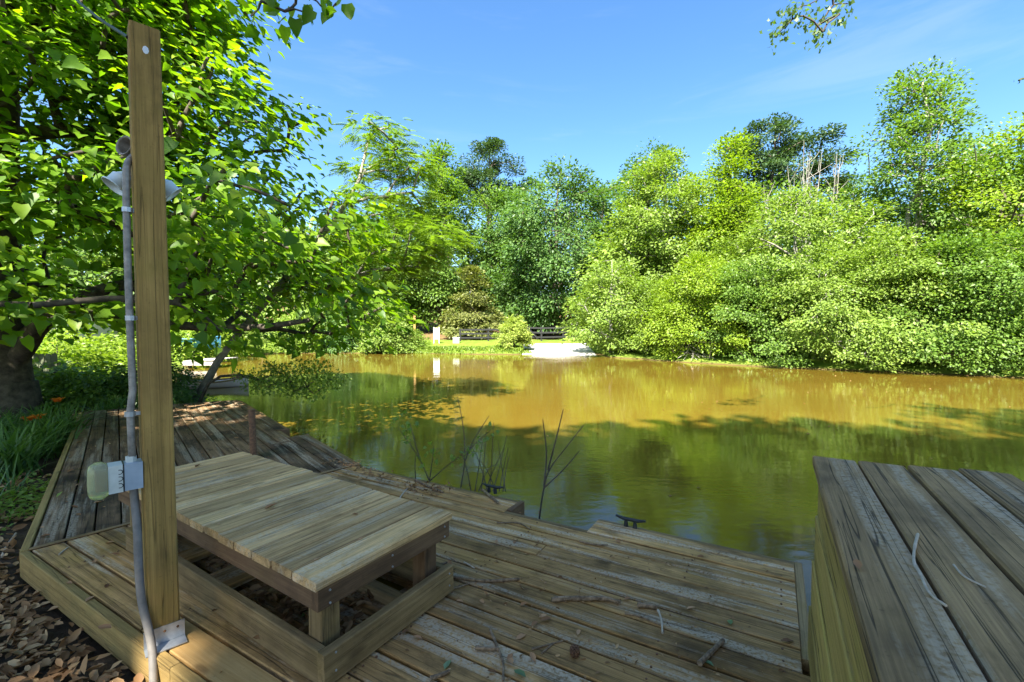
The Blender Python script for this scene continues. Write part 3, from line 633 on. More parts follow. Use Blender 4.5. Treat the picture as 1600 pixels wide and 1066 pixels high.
def tree(name, label, base, h, rad, z0, prof, mat, n_cl, n_lf, leaf=0.15, cs=0.8, flat=0.45, tpl=T_DIA, bark='bark', r0=None, cat='tree', group=None, seed=0, lean=(0, 0), droop=0.25, up=1.0, rough=0.3, part='crown', inner=0.25, ysc=1.0, trunk_h=0.85, extra=None):
    rr = np.random.default_rng(seed + 100); n_cl = int(n_cl * DENS); leaf *= LEAF; cs *= 1.2; flat = min(0.62, flat * 1.2)
    base = Vector((base[0], base[1], G(base[0], base[1]) - 0.05)); t = thing(name, base, label, cat, group)
    cl = clumps(n_cl, base, base.z + z0, base.z + h - cs * flat, rad, PROF[prof], rr, lean, rough, inner, ysc)
    if extra: cl += extra
    ntk = 7; trunk = [(base.x + lean[0] * q * trunk_h + rr.normal(0, 0.02 * h) * (0 < q < 1) * 0.5, base.y + lean[1] * q * trunk_h + rr.normal(0, 0.02 * h) * (0 < q < 1) * 0.5, base.z + h * trunk_h * q) for q in np.linspace(0, 1, ntk)]
    mb = MB(); skeleton(base, trunk, cl, r0 or 0.018 * h + 0.02, mb, rr); mb.build('trunk', M[bark], t, smooth=True)
    C = np.repeat(np.array(cl), n_lf, axis=0); N = len(C); ctr = np.array((base.x + lean[0] * 0.5, base.y + lean[1] * 0.5, base.z + h * 0.45))
    sz = cs * rr.uniform(0.6, 1.3, len(cl)).repeat(n_lf)[:, None]
    rad_ = C - ctr; rad_[:, 2] *= 0.3; rad_ = unit(rad_)
    u = rr.normal(0, 1, (N, 3)); u = unit(u) * (rr.uniform(0, 1, (N, 1)) ** 0.45)
    off = u * sz * np.array((1, 1, flat)); out_d = (off[:, :2] * rad_[:, :2]).sum(1)
    off[:, 2] -= droop * np.abs(out_d) + droop * 0.3 * (off[:, 0] ** 2 + off[:, 1] ** 2)
    pos = C + off; kp = keep(pos) & (pos[:, 2] > WATER + 0.08 + (0.46 * (0.5 + 0.5 * np.sin(pos[:, 0] * 2.1 + 1.3 * np.sin(pos[:, 0] * 0.9))) if name == 'bank_shrub' else 0)); pos, rad2, u2 = pos[kp], rad_[kp], u[kp]; N = len(pos)
    d = rad2 * 0.7 + u2 * np.array((1, 1, 0.3)) + rr.normal(0, 0.45, (N, 3)); d[:, 2] -= 0.35
    nm = np.array((0, 0, up)) + rad2 * 0.7 + rr.normal(0, 0.42, (N, 3))
    co, tri = scatter(tpl, pos, d, nm, leaf * rr.uniform(0.65, 1.3, N))
    link(part, mesh_np(part, co - np.array(WL(t)), tri, M[mat]), t)
    return t

# ------------------------------------------------------------------ the broad-leaved tree at the left
SUN_GAPS += [((-1.52, 1.80, 0.0), 0.42), ((-1.25, 1.62, 0.0), 0.34), ((-1.75, 1.62, -0.2), 0.34), ((-6.0, 6.9, 0.0), 0.3)]
def broad_tree():
    rr = np.random.default_rng(5)
    bx, by = -8.75, 7.9; bz = G(bx, by) - 0.05
    t = thing('broadleaf_tree', (bx, by, bz), 'big spreading tree with large heart-shaped leaves filling the left side', 'tree')
    ctr = np.array((-8.6, 7.9)); cl = []
    while len(cl) < 840:
        z = rr.uniform(0.75, 9.6); th = rr.uniform(0, 2 * math.pi)
        # dome: widest low down, closing towards the top
        rx = float(np.interp(z, (0.7, 1.8, 3.5, 5.1, 6.7, 8.2, 9.8), (5.9, 6.1, 5.5, 4.6, 3.8, 2.8, 1.2)))
        rx *= 1 + 0.10 * math.sin(4 * th + z) + 0.07 * math.sin(9 * th + 2.1 * z)
        f = math.sqrt(rr.uniform(0.12, 1)); r = rx * f
        x, y = ctr[0] + r * math.cos(th), ctr[1] + r * math.sin(th) * 0.72
        low = 0.75 + 1.5 * (1 - f) + 0.5 * max(0, (by - y) / 4) + (0.9 if y < 5.5 and x > -5.5 else 0)
        if z < low: continue
        if y < 3.4 or (x > -2.6 and y < 5.0): continue
        if y > 9.5 and rr.uniform() < 0.65: continue
        if x < -12 and rr.uniform() < 0.7: continue
        cl.append((x, y, z))
    mb = MB()
    trunk = [(bx + 0.02, by, bz), (bx, by, bz + 0.5), (bx - 0.02, by, 0.7), (bx - 0.15, by + 0.05, 1.9), (bx - 0.1, by, 3.2), (bx + 0.15, by - 0.1, 4.8), (bx + 0.1, by, 6.6), (bx + 0.2, by, 8.4)]
    skeleton((bx, by), trunk, cl, 0.36, mb, rr, 6)
    # the two low boughs that reach out over the deck
    mb.tube(smooth([Vector(p) for p in [(bx + 0.1, by, 0.75), (bx + 0.45, by - 0.1, 1.05), (bx + 0.75, by - 0.2, 1.35), (bx + 1.2, by - 0.3, 1.53), (bx + 2.1, by - 0.4, 1.5), (bx + 3.0, by - 0.5, 1.38), (bx + 4.5, by - 0.5, 1.3), (bx + 5.5, by - 0.6, 1.45)]], 1), list(np.linspace(0.17, 0.035, 16)), 8)
    mb.tube(smooth([Vector(p) for p in [(bx + 0.05, by, 0.9), (bx + 0.5, by + 0.2, 1.5), (bx + 1.3, by + 0.3, 2.0), (bx + 2.2, by + 0.2, 2.1), (bx + 2.9, by, 1.8), (bx + 3.1, by, 2.6), (bx + 3.2, by - 0.1, 3.8)]], 1), [0.17, 0.16, 0.15, 0.14, 0.13, 0.12, 0.11, 0.10, 0.10, 0.09, 0.08, 0.07, 0.06, 0.05][:14], 8)
    mb.tube([(bx + 0.02, by, bz - 0.1), (bx, by, bz + 0.15), (bx, by, bz + 0.6)], [0.5, 0.42, 0.36], 12)
    mb.build('trunk', M['bark'], t, smooth=True)
    n_lf = 63; C = np.repeat(np.array(cl), n_lf, axis=0); N = len(C)
    rad_ = C - np.array((bx, by, 3.0)); rad_[:, 2] *= 0.2; rad_ = unit(rad_)
    u = unit(rr.normal(0, 1, (N, 3))) * (rr.uniform(0, 1, (N, 1)) ** 0.5)
    off = u * 0.85 * np.array((1, 1, 0.42)); off[:, 2] -= 0.30 * np.abs((off * rad_).sum(1))
    pos = C + off; kp = keep(pos) & (pos[:, 2] > 0.42); pos = pos[kp]; rad_ = rad_[kp]; u = u[kp]; N = len(pos)
    d = rad_ * 0.55 + u * np.array((0.9, 0.9, 0.2)) + rr.normal(0, 0.5, (N, 3)) * np.array((1, 1, 0.5)); d[:, 2] -= 0.35
    nm = np.array((0.0, 0.0, 1.0)) + rad_ * 0.6 + rr.normal(0, 0.34, (N, 3)); size = 0.158 * rr.uniform(0.5, 1.4, N)
    # the leaves that show largest are single parts
    depth = pos[:, 1]; px = 800 + 711 * pos[:, 0] / depth; py = 510 - 711 * (pos[:, 2] - EYE) / depth
    inview = (px > 5) & (px < 640) & (py > 5) & (py < 640)
    score = np.where(inview, size / depth, 0); best = np.argsort(-score)[:300]; rest = np.ones(N, bool); rest[best] = False
    co, tri = scatter(T_HEART, pos[rest], d[rest], nm[rest], size[rest])
    tag(link('foliage', mesh_np('foliage', co - np.array(WL(t)), tri, M['catalpa']), t), kind='stuff')
    lm = mesh_np('leaf', T_HEART[0], T_HEART[1], M['catalpa_one'])
    for i in best:
        dv = Vector(d[i]).normalized(); x = dv.cross(Vector(nm[i])).normalized(); z = x.cross(dv)
        o = link('leaf', lm, t, Vector(pos[i]) - WL(t), Matrix((x, dv, z)).transposed().to_quaternion()); o.scale = (size[i],) * 3
broad_tree()

# ------------------------------------------------------------------ the feathery tree leaning out over the water
def feather_tree():
    rr = np.random.default_rng(21); b = AT(300, 622, 9.9); base = Vector((b.x, b.y, G(b.x, b.y) - 0.1))
    t = thing('feathery_tree', base, 'slender leaning tree with feathery fronds reaching over the water', 'tree')
    tips = [(575, 186, 10), (600, 200, 10), (625, 235, 9.8), (590, 225, 10.2), (560, 265, 10), (615, 240, 9.8), (575, 262, 10.2), (640, 262, 10), (660, 255, 9.7), (610, 270, 10.3), (560, 300, 10), (640, 300, 10), (600, 310, 9.6), (660, 320, 10), (690, 360, 10), (700, 372, 9.8), (650, 350, 9.6), (620, 345, 10.3), (590, 340, 10), (570, 370, 9.6), (640, 385, 10), (670, 385, 9.7), (610, 390, 10), (580, 400, 10.2), (545, 345, 10), (540, 400, 9.7), (680, 402, 10), (655, 415, 9.9), (620, 420, 9.7), (520, 380, 10), (500, 410, 10), (560, 430, 10), (600, 440, 9.8), (530, 320, 10.4), (480, 440, 10.3)]
    cl = [tuple(AT(u + rr.normal(0, 4), v + rr.normal(0, 3), y + rr.normal(0, 0.5))) for u, v, y in tips]
    trunk = [tuple(base), tuple(AT(340, 565, 9.9)), tuple(AT(380, 512, 9.9)), tuple(AT(430, 455, 10)), tuple(AT(485, 390, 10)), tuple(AT(530, 335, 10)), tuple(AT(562, 280, 10)), tuple(AT(576, 215, 10))]
    mb = MB(); skeleton(base, trunk, cl, 0.085, mb, rr, 5); mb.build('trunk', M['bark_pale'], t, smooth=True)
    n = 46; C = np.repeat(np.array(cl), n, axis=0); N = len(C); th = rr.uniform(0, 2 * math.pi, N)
    rx = rr.uniform(0, 0.5, N); pos = C + np.stack([rx * np.cos(th), rx * np.sin(th), rr.normal(0, 0.10, N) - 0.25 * rx], 1)
    d = np.stack([np.cos(th) + 0.35, np.sin(th), rr.normal(-0.08, 0.18, N)], 1); nm = np.array((0, 0, 1.0)) + rr.normal(0, 0.2, (N, 3))
    co, tri = scatter(T_FROND, pos, d, nm, rr.uniform(0.24, 0.42, N)); link('crown', mesh_np('crown', co - np.array(WL(t)), tri, M['mimosa']), t)
feather_tree()

# ------------------------------------------------------------------ trees on the right bank
RB = 'trees along the right bank'
def gpos(u, y): return ((u - 800) / 711 * y, y)
tree('small_tree', 'pale drooping small tree leaning over the water beside the boat ramp', gpos(955, 28.0), 6.6, 2.7, 0.6, 'egg', 'light', 70, 150, 0.17, 0.75, 0.4, bark='bark_pale', group=RB, seed=1, droop=0.35)
tree('tall_tree', 'tall airy yellow-green tree right of the dark oak', gpos(1035, 32.5), 14.3, 4.1, 1.5, 'col', 'light', 150, 150, 0.20, 0.95, 0.4, bark='bark_pale', group=RB, seed=2)
tree('tall_tree', 'bright yellow-green tree with a ragged pointed top left of the pine', gpos(1135, 30.5), 14.6, 3.3, 1.5, 'cone', 'yellow', 130, 150, 0.20, 0.95, 0.4, group=RB, seed=3)
tree('bushy_tree', 'broad pale green tree in front of the bare dead stems', gpos(1240, 24.8), 9.3, 4.6, 0.5, 'dome', 'light', 150, 170, 0.16, 0.9, 0.4, bark='bark_pale', group=RB, seed=4)
tree('tall_tree', 'tallest tree of the right bank with bare grey forks showing', gpos(1430, 24.5), 16.0, 4.9, 3.0, 'cone', 'midg', 150, 130, 0.18, 0.9, 0.42, bark='bark_pale', group=RB, seed=5, r0=0.26, trunk_h=0.9, rough=0.45)
tree('tall_tree', 'round-topped tree close right of the tallest one', gpos(1500, 25.5), 12.6, 3.4, 2.5, 'dome', 'midg', 100, 130, 0.18, 0.9, 0.42, bark='bark_pale', group=RB, seed=15, r0=0.2)
tree('bushy_tree', 'brilliant yellow-green tree at the right edge', gpos(1610, 21.0), 11.6, 3.9, 1.5, 'dome', 'yellow', 130, 150, 0.16, 0.9, 0.42, group=RB, seed=6)
tree('bushy_tree', 'dense green tree just beyond the right edge', gpos(1790, 19.0), 10.5, 4.0, 0.8, 'dome', 'midg', 110, 130, 0.17, 0.95, 0.42, group=RB, seed=7)
SB = 'leafy shrubs hanging over the right bank'
sh = [(1010, 26.3, 4.6, 2.5, 'light', 'light green shrub hanging over the bank nearest the ramp'), (1085, 23.6, 5.6, 2.7, 'yellow', 'yellow-green shrub second from the ramp along the right bank'),
      (1175, 21.8, 5.2, 2.7, 'midg', 'mid green shrub in the middle of the right bank'), (1285, 19.9, 5.6, 2.8, 'light', 'pale shrub trailing dead roots into the water'),
      (1400, 18.6, 5.9, 2.8, 'light', 'tall pale shrub below the tallest tree'), (1500, 17.3, 5.2, 2.5, 'midg', 'darker green shrub low over the water near the right edge'),
      (1600, 16.4, 5.4, 2.5, 'midg', 'dark green shrub cut by the right edge'), (1730, 15.6, 5.5, 2.6, 'midg', 'green shrub past the right edge')]
for i, (u, y, h, r, mt, lb) in enumerate(sh):
    b = gpos(u, y); tree('bank_shrub', lb, (b[0] + 0.5, b[1] + 0.6), h, r, 0.35, 'bush', mt, 95, 210, 0.125, 0.72, 0.38, bark='bark_pale' if i in (0, 3) else 'bark', cat='shrub', group=SB, seed=30 + i, droop=0.35, rough=0.35, r0=0.09, trunk_h=0.7)
# bare dead stems
def bare(label, u, y, h, n, seed):
    rr = np.random.default_rng(seed); g = gpos(u, y); b = Vector((g[0], g[1], G(*g))); t = thing('bare_tree', b, label, 'tree', 'bare grey trees'); mb = MB()
    for i in range(n):
        a = rr.uniform(-1, 1); top = b + Vector((a * 2.2, rr.normal(0, 0.5), h * rr.uniform(0.75, 1)))
        pts = [b.lerp(top, q) + Vector((a * 1.2 * math.sin(q * 3.1) * 0.3, 0, 0)) for q in np.linspace(0, 1, 7)]
        mb.tube(pts, list(np.linspace(0.09, 0.012, 7)), 5, cap=False)
        for j in range(9):
            q = rr.uniform(0.45, 0.95); p = b.lerp(top, q); e = p + Vector((rr.normal(0, 0.5), rr.normal(0, 0.4), rr.uniform(0.5, 1.5)))
            mb.tube([p, (p + e) / 2 + Vector((rr.normal(0, .08), 0, 0)), e], [0.022, 0.016, 0.007], 4, cap=False)
    mb.build('stems', M['bark_pale'], t)
bare('fan of bare pale stems left of the tallest tree', 1275, 29.0, 13.2, 7, 3)
bare('thin bare grey trunk beside the pine', 1232, 31.0, 13.2, 4, 4)

# ------------------------------------------------------------------ trees on the far side
FS = 'trees on the far side'
def pine(label, g, h, r, seed, top=0.42, n=26):
    tree('pine_tree', label, g, h, r, h * (1 - top), 'dome', 'pine', n, 420, 0.26, 1.25, 0.42, group=FS, seed=seed, droop=0.0, up=0.6, r0=0.24, rough=0.5, trunk_h=0.95)
tree('oak_tree', 'big dark green oak in the middle of the far shore', gpos(872, 42.0), 16.2, 5.8, 1.5, 'dome', 'darkg', 190, 150, 0.27, 1.25, 0.5, group=FS, seed=8)
tree('tall_tree', 'column-shaped light green tree left of the far pine', gpos(690, 46.0), 19.2, 3.4, 2.0, 'col', 'midg', 120, 130, 0.29, 1.15, 0.5, group=FS, seed=9)
pine('dark round-topped pine rising above the far trees left of the oak', gpos(765, 58.0), 23.2, 3.4, 10, 0.36, 30)
pine('dark pine standing behind the bare stems on the right', gpos(1205, 45.0), 20.6, 4.8, 11, 0.5, 46)
tree('oak_tree', 'mid green oak between the far pine and the dark oak', gpos(800, 48.0), 15.2, 4.2, 1.5, 'dome', 'darkg', 120, 130, 0.29, 1.2, 0.5, group=FS, seed=12)
tree('tall_tree', 'mid green tree behind the feathery fronds', gpos(620, 45.0), 14.6, 4.0, 1.0, 'egg', 'midg', 110, 120, 0.29, 1.2, 0.5, group=FS, seed=13)
tree('tall_tree', 'dark green tree peeping over the pale airy tree', gpos(1010, 49.0), 20.3, 4.2, 4.0, 'dome', 'darkg', 90, 120, 0.30, 1.2, 0.5, group=FS, seed=14)
tree('cedar_tree', 'olive layered cedar standing behind the black fence', gpos(738, 40.5), 6.6, 2.6, 0.5, 'cone', 'olive', 70, 130, 0.22, 0.9, 0.25, group=FS, seed=16)
DENS = 0.9
for i, (u, y, h, r, mt, lb) in enumerate([(985, 34, 11.5, 3.6, 'light', 'light tree filling in behind the drooping small tree'), (1085, 34.5, 12.8, 3.8, 'light', 'light tree between the airy and the pointed yellow-green trees'), (1190, 33.5, 12.0, 3.8, 'midg', 'mid green tree below the dark pine'), (1335, 31, 11.5, 3.6, 'midg', 'mid green tree left behind the tallest tree'), (1560, 27, 12.5, 3.6, 'light', 'light tree between the round-topped and the brilliant one'), (770, 49, 16.5, 3.6, 'midg', 'mid green tree in front of the far pine'), (945, 45, 15.5, 4.0, 'midg', 'mid green tree right of the big dark oak'), (545, 41, 12.5, 4.0, 'midg', 'green tree behind the left end of the far shore'), (455, 38, 11.5, 4.2, 'light', 'light green tree half hidden by the big leaves'),
        (360, 36, 12, 4.5, 'midg', 'tree on the left bank showing through the leaves right of the post'), (230, 33, 12, 4.6, 'midg', 'tree on the left bank hidden behind the post'), (90, 31, 12, 4.6, 'light', 'pale tree behind the trunk at the far left'),
        (1105, 52, 17.5, 4.5, 'darkg', 'dark tree deep behind the yellow-green ones'), (1330, 46, 15.2, 5.0, 'darkg', 'dark wood tree behind the bare stems'), (1480, 42, 14, 5.0, 'darkg', 'dark tree behind the tallest tree'),
        (1640, 38, 14, 5.0, 'darkg', 'dark tree behind the right edge'), (900, 60, 17, 5.5, 'darkg', 'dark tree behind the big oak'), (700, 62, 16, 5.5, 'darkg', 'dark tree behind the column-shaped one'), (-60, 27, 11, 4.5, 'midg', 'green tree past the left edge'), (1270, 56, 18, 5.5, 'darkg', 'dark tree far behind the dead stems'), (1800, 32, 14, 5, 'darkg', 'dark tree far past the right edge')]):
    tree('wood_tree', lb, gpos(u, y), h, r, 0.6, 'dome', mt, 90, 105, 0.31, 1.3, 0.5, group=FS, seed=50 + i)
DENS = 1.42
far_wood = []
rr = np.random.default_rng(77)
tv = []; tt = []; o = 0
for i in range(60):
    u = rr.uniform(-400, 2000); y = rr.uniform(66, 95); x, y = gpos(u, y); h = rr.uniform(11, 16); g = G(x, y)
    n = 420; pos = np.array((x, y, g + h * 0.5)) + unit(rr.normal(0, 1, (n, 3))) * rr.uniform(0.5, 1, (n, 1)) * np.array((4.6, 4.6, h * 0.5))
    co, tri = scatter(T_DIA, pos, rr.normal(0, 1, (n, 3)), np.array((0, -0.3, 1)) + rr.normal(0, 0.5, (n, 3)), rr.uniform(0.9, 1.7, n)); tv.append(co); tt.append(tri + o); o += len(co)
tag(link('distant_wood', mesh_np('distant_wood', np.concatenate(tv), np.concatenate(tt), M['darkg'])), 'dark wood closing the view far behind the shore trees', 'wood', kind='stuff')
# shrubs on the far and left shores
tree('round_shrub', 'big rounded light green shrub at the water left of the lawn', gpos(608, 31.4), 3.3, 2.0, 0.0, 'bush', 'light', 80, 190, 0.15, 0.6, 0.5, cat='shrub', seed=70, r0=0.06)
tree('round_shrub', 'dark green shrub left of the big rounded one', gpos(538, 31.8), 3.0, 1.7, 0.0, 'bush', 'darkg', 60, 170, 0.15, 0.6, 0.5, cat='shrub', seed=71, r0=0.06)
tree('flowering_shrub', 'small round pale yellow-green tree on the far lawn beside the ramp', gpos(803, 30.9), 2.2, 1.15, 0.5, 'bush', 'paleleaf', 50, 150, 0.12, 0.36, 0.6, cat='tree', seed=72, r0=0.06)
tree('round_shrub', 'pale shrub at the far left corner of the water', gpos(478, 32.0), 3.2, 2.1, 0.0, 'bush', 'light', 60, 170, 0.16, 0.65, 0.5, cat='shrub', seed=73, r0=0.06)
for i, (x, y, h, r, mt, lb) in enumerate([(-16.2, 23.0, 2.2, 2.0, 'yellow', 'sunlit shrub on the left bank behind the leaning trunk'), (-17.5, 19.0, 1.7, 2.2, 'yellow', 'sunlit yellow-green shrub right of the lamp post'), (-15.6, 15.6, 1.5, 2.0, 'yellow', 'sunny low bush close right of the post on the left bank'),
        (-16.0, 13.0, 1.35, 2.0, 'yellow', 'sunny bush behind the picket fence'), (-13.2, 13.2, 1.25, 1.7, 'yellow', 'glowing yellow-green bush between tree trunk and post'), (-12.0, 11.0, 0.9, 1.3, 'light', 'low leafy bush in front of the glowing one'), (-17.6, 27.5, 3.0, 2.2, 'light', 'light green shrub where the left bank meets the far shore'), (-19.5, 14.5, 1.6, 2.2, 'yellow', 'sunny bush left of the picket fence')]):
    tree('bank_bush', lb, (x, y), h, r, 0.0, 'bush', mt, 50, 105, 0.15, 0.6, 0.5, cat='shrub', seed=80 + i, r0=0.05, rough=0.25)
tree('leafy_bush', 'shadowed leafy bush at the far end of the deck', (-7.4, 9.4), 1.0, 0.8, 0.0, 'bush', 'darkg', 40, 140, 0.07, 0.3, 0.5, cat='shrub', seed=95, r0=0.03)
tree('leafy_bush', 'dark bush against the far corner of the deck', (-8.3, 8.9), 0.75, 0.8, 0.0, 'bush', 'midg', 40, 140, 0.08, 0.3, 0.5, cat='shrub', seed=96, r0=0.03)
def water_branch():
    rr = np.random.default_rng(9); b = AT(305, 618, 9.3); b = Vector((b.x, b.y, G(b.x, b.y)))
    t = thing('arching_shrub', b, 'small-leaved shrub arching out low over the water behind the deck', 'shrub')
    tg = [(390, 588), (410, 590), (420, 605), (440, 580), (455, 596), (470, 584), (480, 605), (495, 590), (500, 575), (512, 600), (520, 592), (460, 612), (440, 600), (425, 575), (475, 572), (400, 604), (490, 615)]
    cl = [tuple(AT(u, v, 9.0 + rr.normal(0, 0.35))) for u, v in tg]
    trunk = [tuple(b), tuple(AT(325, 600, 9.3)), tuple(AT(345, 588, 9.2)), tuple(AT(375, 586, 9.1)), tuple(AT(410, 595, 9.0))]
    mb = MB(); skeleton(b, trunk, cl, 0.035, mb, rr, 5); mb.build('stem', M['bark'], t, smooth=True)
    n = 150; C = np.repeat(np.array(cl), n, axis=0); N = len(C); u = unit(rr.normal(0, 1, (N, 3))) * rr.uniform(0, 1, (N, 1)) ** 0.5
    pos = C + u * np.array((0.30, 0.30, 0.15)); d = u + rr.normal(0, 0.5, (N, 3)); nm = np.array((0, 0, 1.0)) + rr.normal(0, 0.5, (N, 3))
    co, tri = scatter(T_DIA, pos, d, nm, rr.uniform(0.05, 0.085, N)); link('crown', mesh_np('crown', co - np.array(WL(t)), tri, M['light']), t)
water_branch()

# ------------------------------------------------------------------ boughs of the trees standing behind the camera
OV = 'shade trees behind the viewpoint'
DENS, LEAF = 1.5, 2.0
tree('shade_oak', 'overhanging oak whose small lobed leaves dip in at the top right', (4.5, -13.0), 24.5, 5.6, 14.0, 'dome', 'oak', 110, 110, 0.22, 1.3, 0.45, group=OV, seed=101, r0=0.35)
tree('shade_oak', 'shade tree straight behind the viewpoint', (-1.6, -13.2), 24.0, 5.4, 13.0, 'dome', 'oak', 130, 110, 0.22, 1.3, 0.45, group=OV, seed=102, r0=0.35)
tree('shade_oak', 'shade tree behind the viewpoint towards the left', (-6.6, -13.2), 23.5, 5.2, 13.0, 'dome', 'oak', 130, 110, 0.22, 1.3, 0.45, group=OV, seed=103, r0=0.35)
tree('shade_oak', 'shade tree far left behind the viewpoint', (-11.8, -12.0), 21.5, 4.6, 12.0, 'dome', 'oak', 120, 110, 0.22, 1.2, 0.45, group=OV, seed=104, r0=0.3)
tree('shade_oak', 'shade tree behind the viewpoint towards the right bank', (11.0, -14.0), 25.0, 5.6, 13.0, 'dome', 'oak', 100, 110, 0.22, 1.3, 0.45, group=OV, seed=105, r0=0.35)
DENS, LEAF = 1.46, 1.04
def hanging(name, label, root, tips, tpl, mat, n, size, spread, seed):
    rr = np.random.default_rng(seed); root = [Vector(p) for p in root]; t = thing(name, root[0], label, 'branch')
    cl = [tuple(p) for p in tips]; mb = MB(); skeleton(root[0], [tuple(p) for p in root], cl, 0.014, mb, rr, 5, pen=0.0); mb.build('twigs', M['bark'], t)
    pos = []; d = []
    for c in cl:
        for i in range(n):
            pos.append(np.array(c) + rr.normal(0, spread, 3)); d.append(rr.normal(0, 0.6, 3) + np.array((-0.3, 0, -0.8)))
    N = len(pos); lm = mesh_np('leaf', tpl[0], tpl[1], mat)
    for p, dd in zip(pos, d):
        dv = Vector(dd).normalized(); x = dv.cross(Vector(rr.normal(0, 1, 3))).normalized(); z = x.cross(dv)
        o = link('leaf', lm, t, Vector(p) - WL(t), Matrix((x, dv, z)).transposed().to_quaternion()); o.scale = (size * rr.uniform(0.7, 1.25),) * 3
hanging('oak_branch', 'hanging oak twigs with small lobed leaves at the top right', [AT(1400, -260, 5.6), AT(1350, -120, 5.8), AT(1300, -30, 6.0)],
    [AT(u, v, 6.0 + rnd.uniform(-0.25, 0.25)) for u, v in ((1212, 58), (1226, 46), (1238, 30), (1246, 14), (1262, 8), (1272, 60), (1278, 40), (1290, 25), (1302, 8), (1312, 22), (1325, 6), (1285, 50), (1255, 25), (1232, 18))], T_OAK, M['oak'], 20, 0.085, 0.075, 4)
hanging('leafy_branch', 'dark broad leaves hanging in at the top left against the sky', [AT(440, -300, 3.6), AT(450, -130, 3.8), AT(455, -40, 4.0)],
    [AT(u, v, 4.0 + rnd.uniform(-0.2, 0.2)) for u, v in ((392, 25), (425, 8), (445, 18), (462, 6), (478, 20), (495, 2), (512, 22), (525, 5), (408, 2))], T_HEART, M['catalpa_one'], 4, 0.13, 0.055, 6)
hanging('oak_branch', 'single small twig poking in at the right edge against the sky', [AT(1700, 60, 6.0), AT(1650, 110, 6.0)], [AT(1592, 126, 6.0), AT(1604, 122, 6.0), AT(1615, 128, 6.0)], T_OAK, M['oak'], 5, 0.06, 0.035, 8)

# ------------------------------------------------------------------ far-shore furniture
def post_rail(label, pts, h, group):
    f = thing('rail_fence', (pts[0][0], pts[0][1], G(*pts[0])), label, 'fence', group)
    for p in pts: z = G(*p); beam('fence_post', f, (p[0], p[1], z - 0.3), (p[0], p[1], z + h), 0.13, 0.13, M['black_wood'], up=(0, 1, 0))
    for p, q in zip(pts[:-1], pts[1:]):
        for hh in (0.25, 0.55, 0.85):
            beam('rail', f, (p[0], p[1] - 0.08, G(*p) + hh * h / 0.95), (q[0], q[1] - 0.08, G(*q) + hh * h / 0.95), 0.04, 0.13, M['black_wood'])
    return f
post_rail('black three-rail fence behind the far lawn', [gpos(u, 36.0) for u in (719, 763, 807)], 1.0, None)
gt = post_rail('black gate fence with a diagonal brace behind the ramp', [gpos(u, 36.2) for u in (824, 846, 880, 915)], 1.15, None)
a = gpos(826, 36.0); b = gpos(840, 36.0); beam('brace', gt, (a[0], a[1], G(*a) + 0.95), (b[0], b[1], G(*b) + 0.2), 0.04, 0.12, M['black_wood'])
g = gpos(682, 34.0); z = G(*g); sg = thing('notice_board', (g[0], g[1], z), 'white upright board on two legs on the far lawn', 'board')
MB().box((g[0], g[1], z + 0.72), (0.36, 0.04, 0.82)).build('panel', M['white'], sg)
for s in (-0.2, 0.2): beam('leg', sg, (g[0] + s, g[1], z - 0.1), (g[0] + s, g[1], z + 1.2), 0.05, 0.05, M['white'], up=(0, 1, 0))
g = gpos(648, 35.0); z = G(*g); beam('shaft', thing('wooden_post', (g[0], g[1], z), 'tall tan wooden post beside the rounded shrub', 'post'), (g[0], g[1], z - 0.2), (g[0], g[1], z + 2.05), 0.16, 0.16, M['newwood'], up=(0, 1, 0))
g = gpos(713, 34.6); z = G(*g); ub = thing('utility_box', (g[0], g[1], z), 'small grey box at the left end of the black fence', 'box')
MB().box((g[0], g[1], z + 0.2), (0.46, 0.4, 0.40)).build('body', M['boxcream'], ub); MB().box((g[0], g[1], z + 0.42), (0.5, 0.44, 0.04)).build('lid', M['white'], ub)
red = plain('red_boards', (0.20, 0.045, 0.035), (0.28, 0.07, 0.055), rough=0.8, scale=4); roofm = plain('dark_roof', (0.10, 0.085, 0.08), rough=0.9, scale=5)
g = gpos(850, 52.0); z = G(*g); hs = thing('red_shed', (g[0], g[1], z), 'dull red shed mostly hidden in the trees behind the fence', 'shed')
MB().box((g[0], g[1], z + 1.1), (2.6, 2.2, 2.2)).build('wall', red, hs); 
MB().add([(g[0] - 1.5, g[1] - 1.3, z + 2.2), (g[0] + 1.5, g[1] - 1.3, z + 2.2), (g[0] + 1.5, g[1] + 1.3, z + 2.2), (g[0] - 1.5, g[1] + 1.3, z + 2.2), (g[0] - 1.5, g[1], z + 3.0), (g[0] + 1.5, g[1], z + 3.0)], [(0, 1, 5, 4), (2, 3, 4, 5), (0, 4, 3), (1, 2, 5), (3, 2, 1, 0)]).build('roof', roofm, hs)
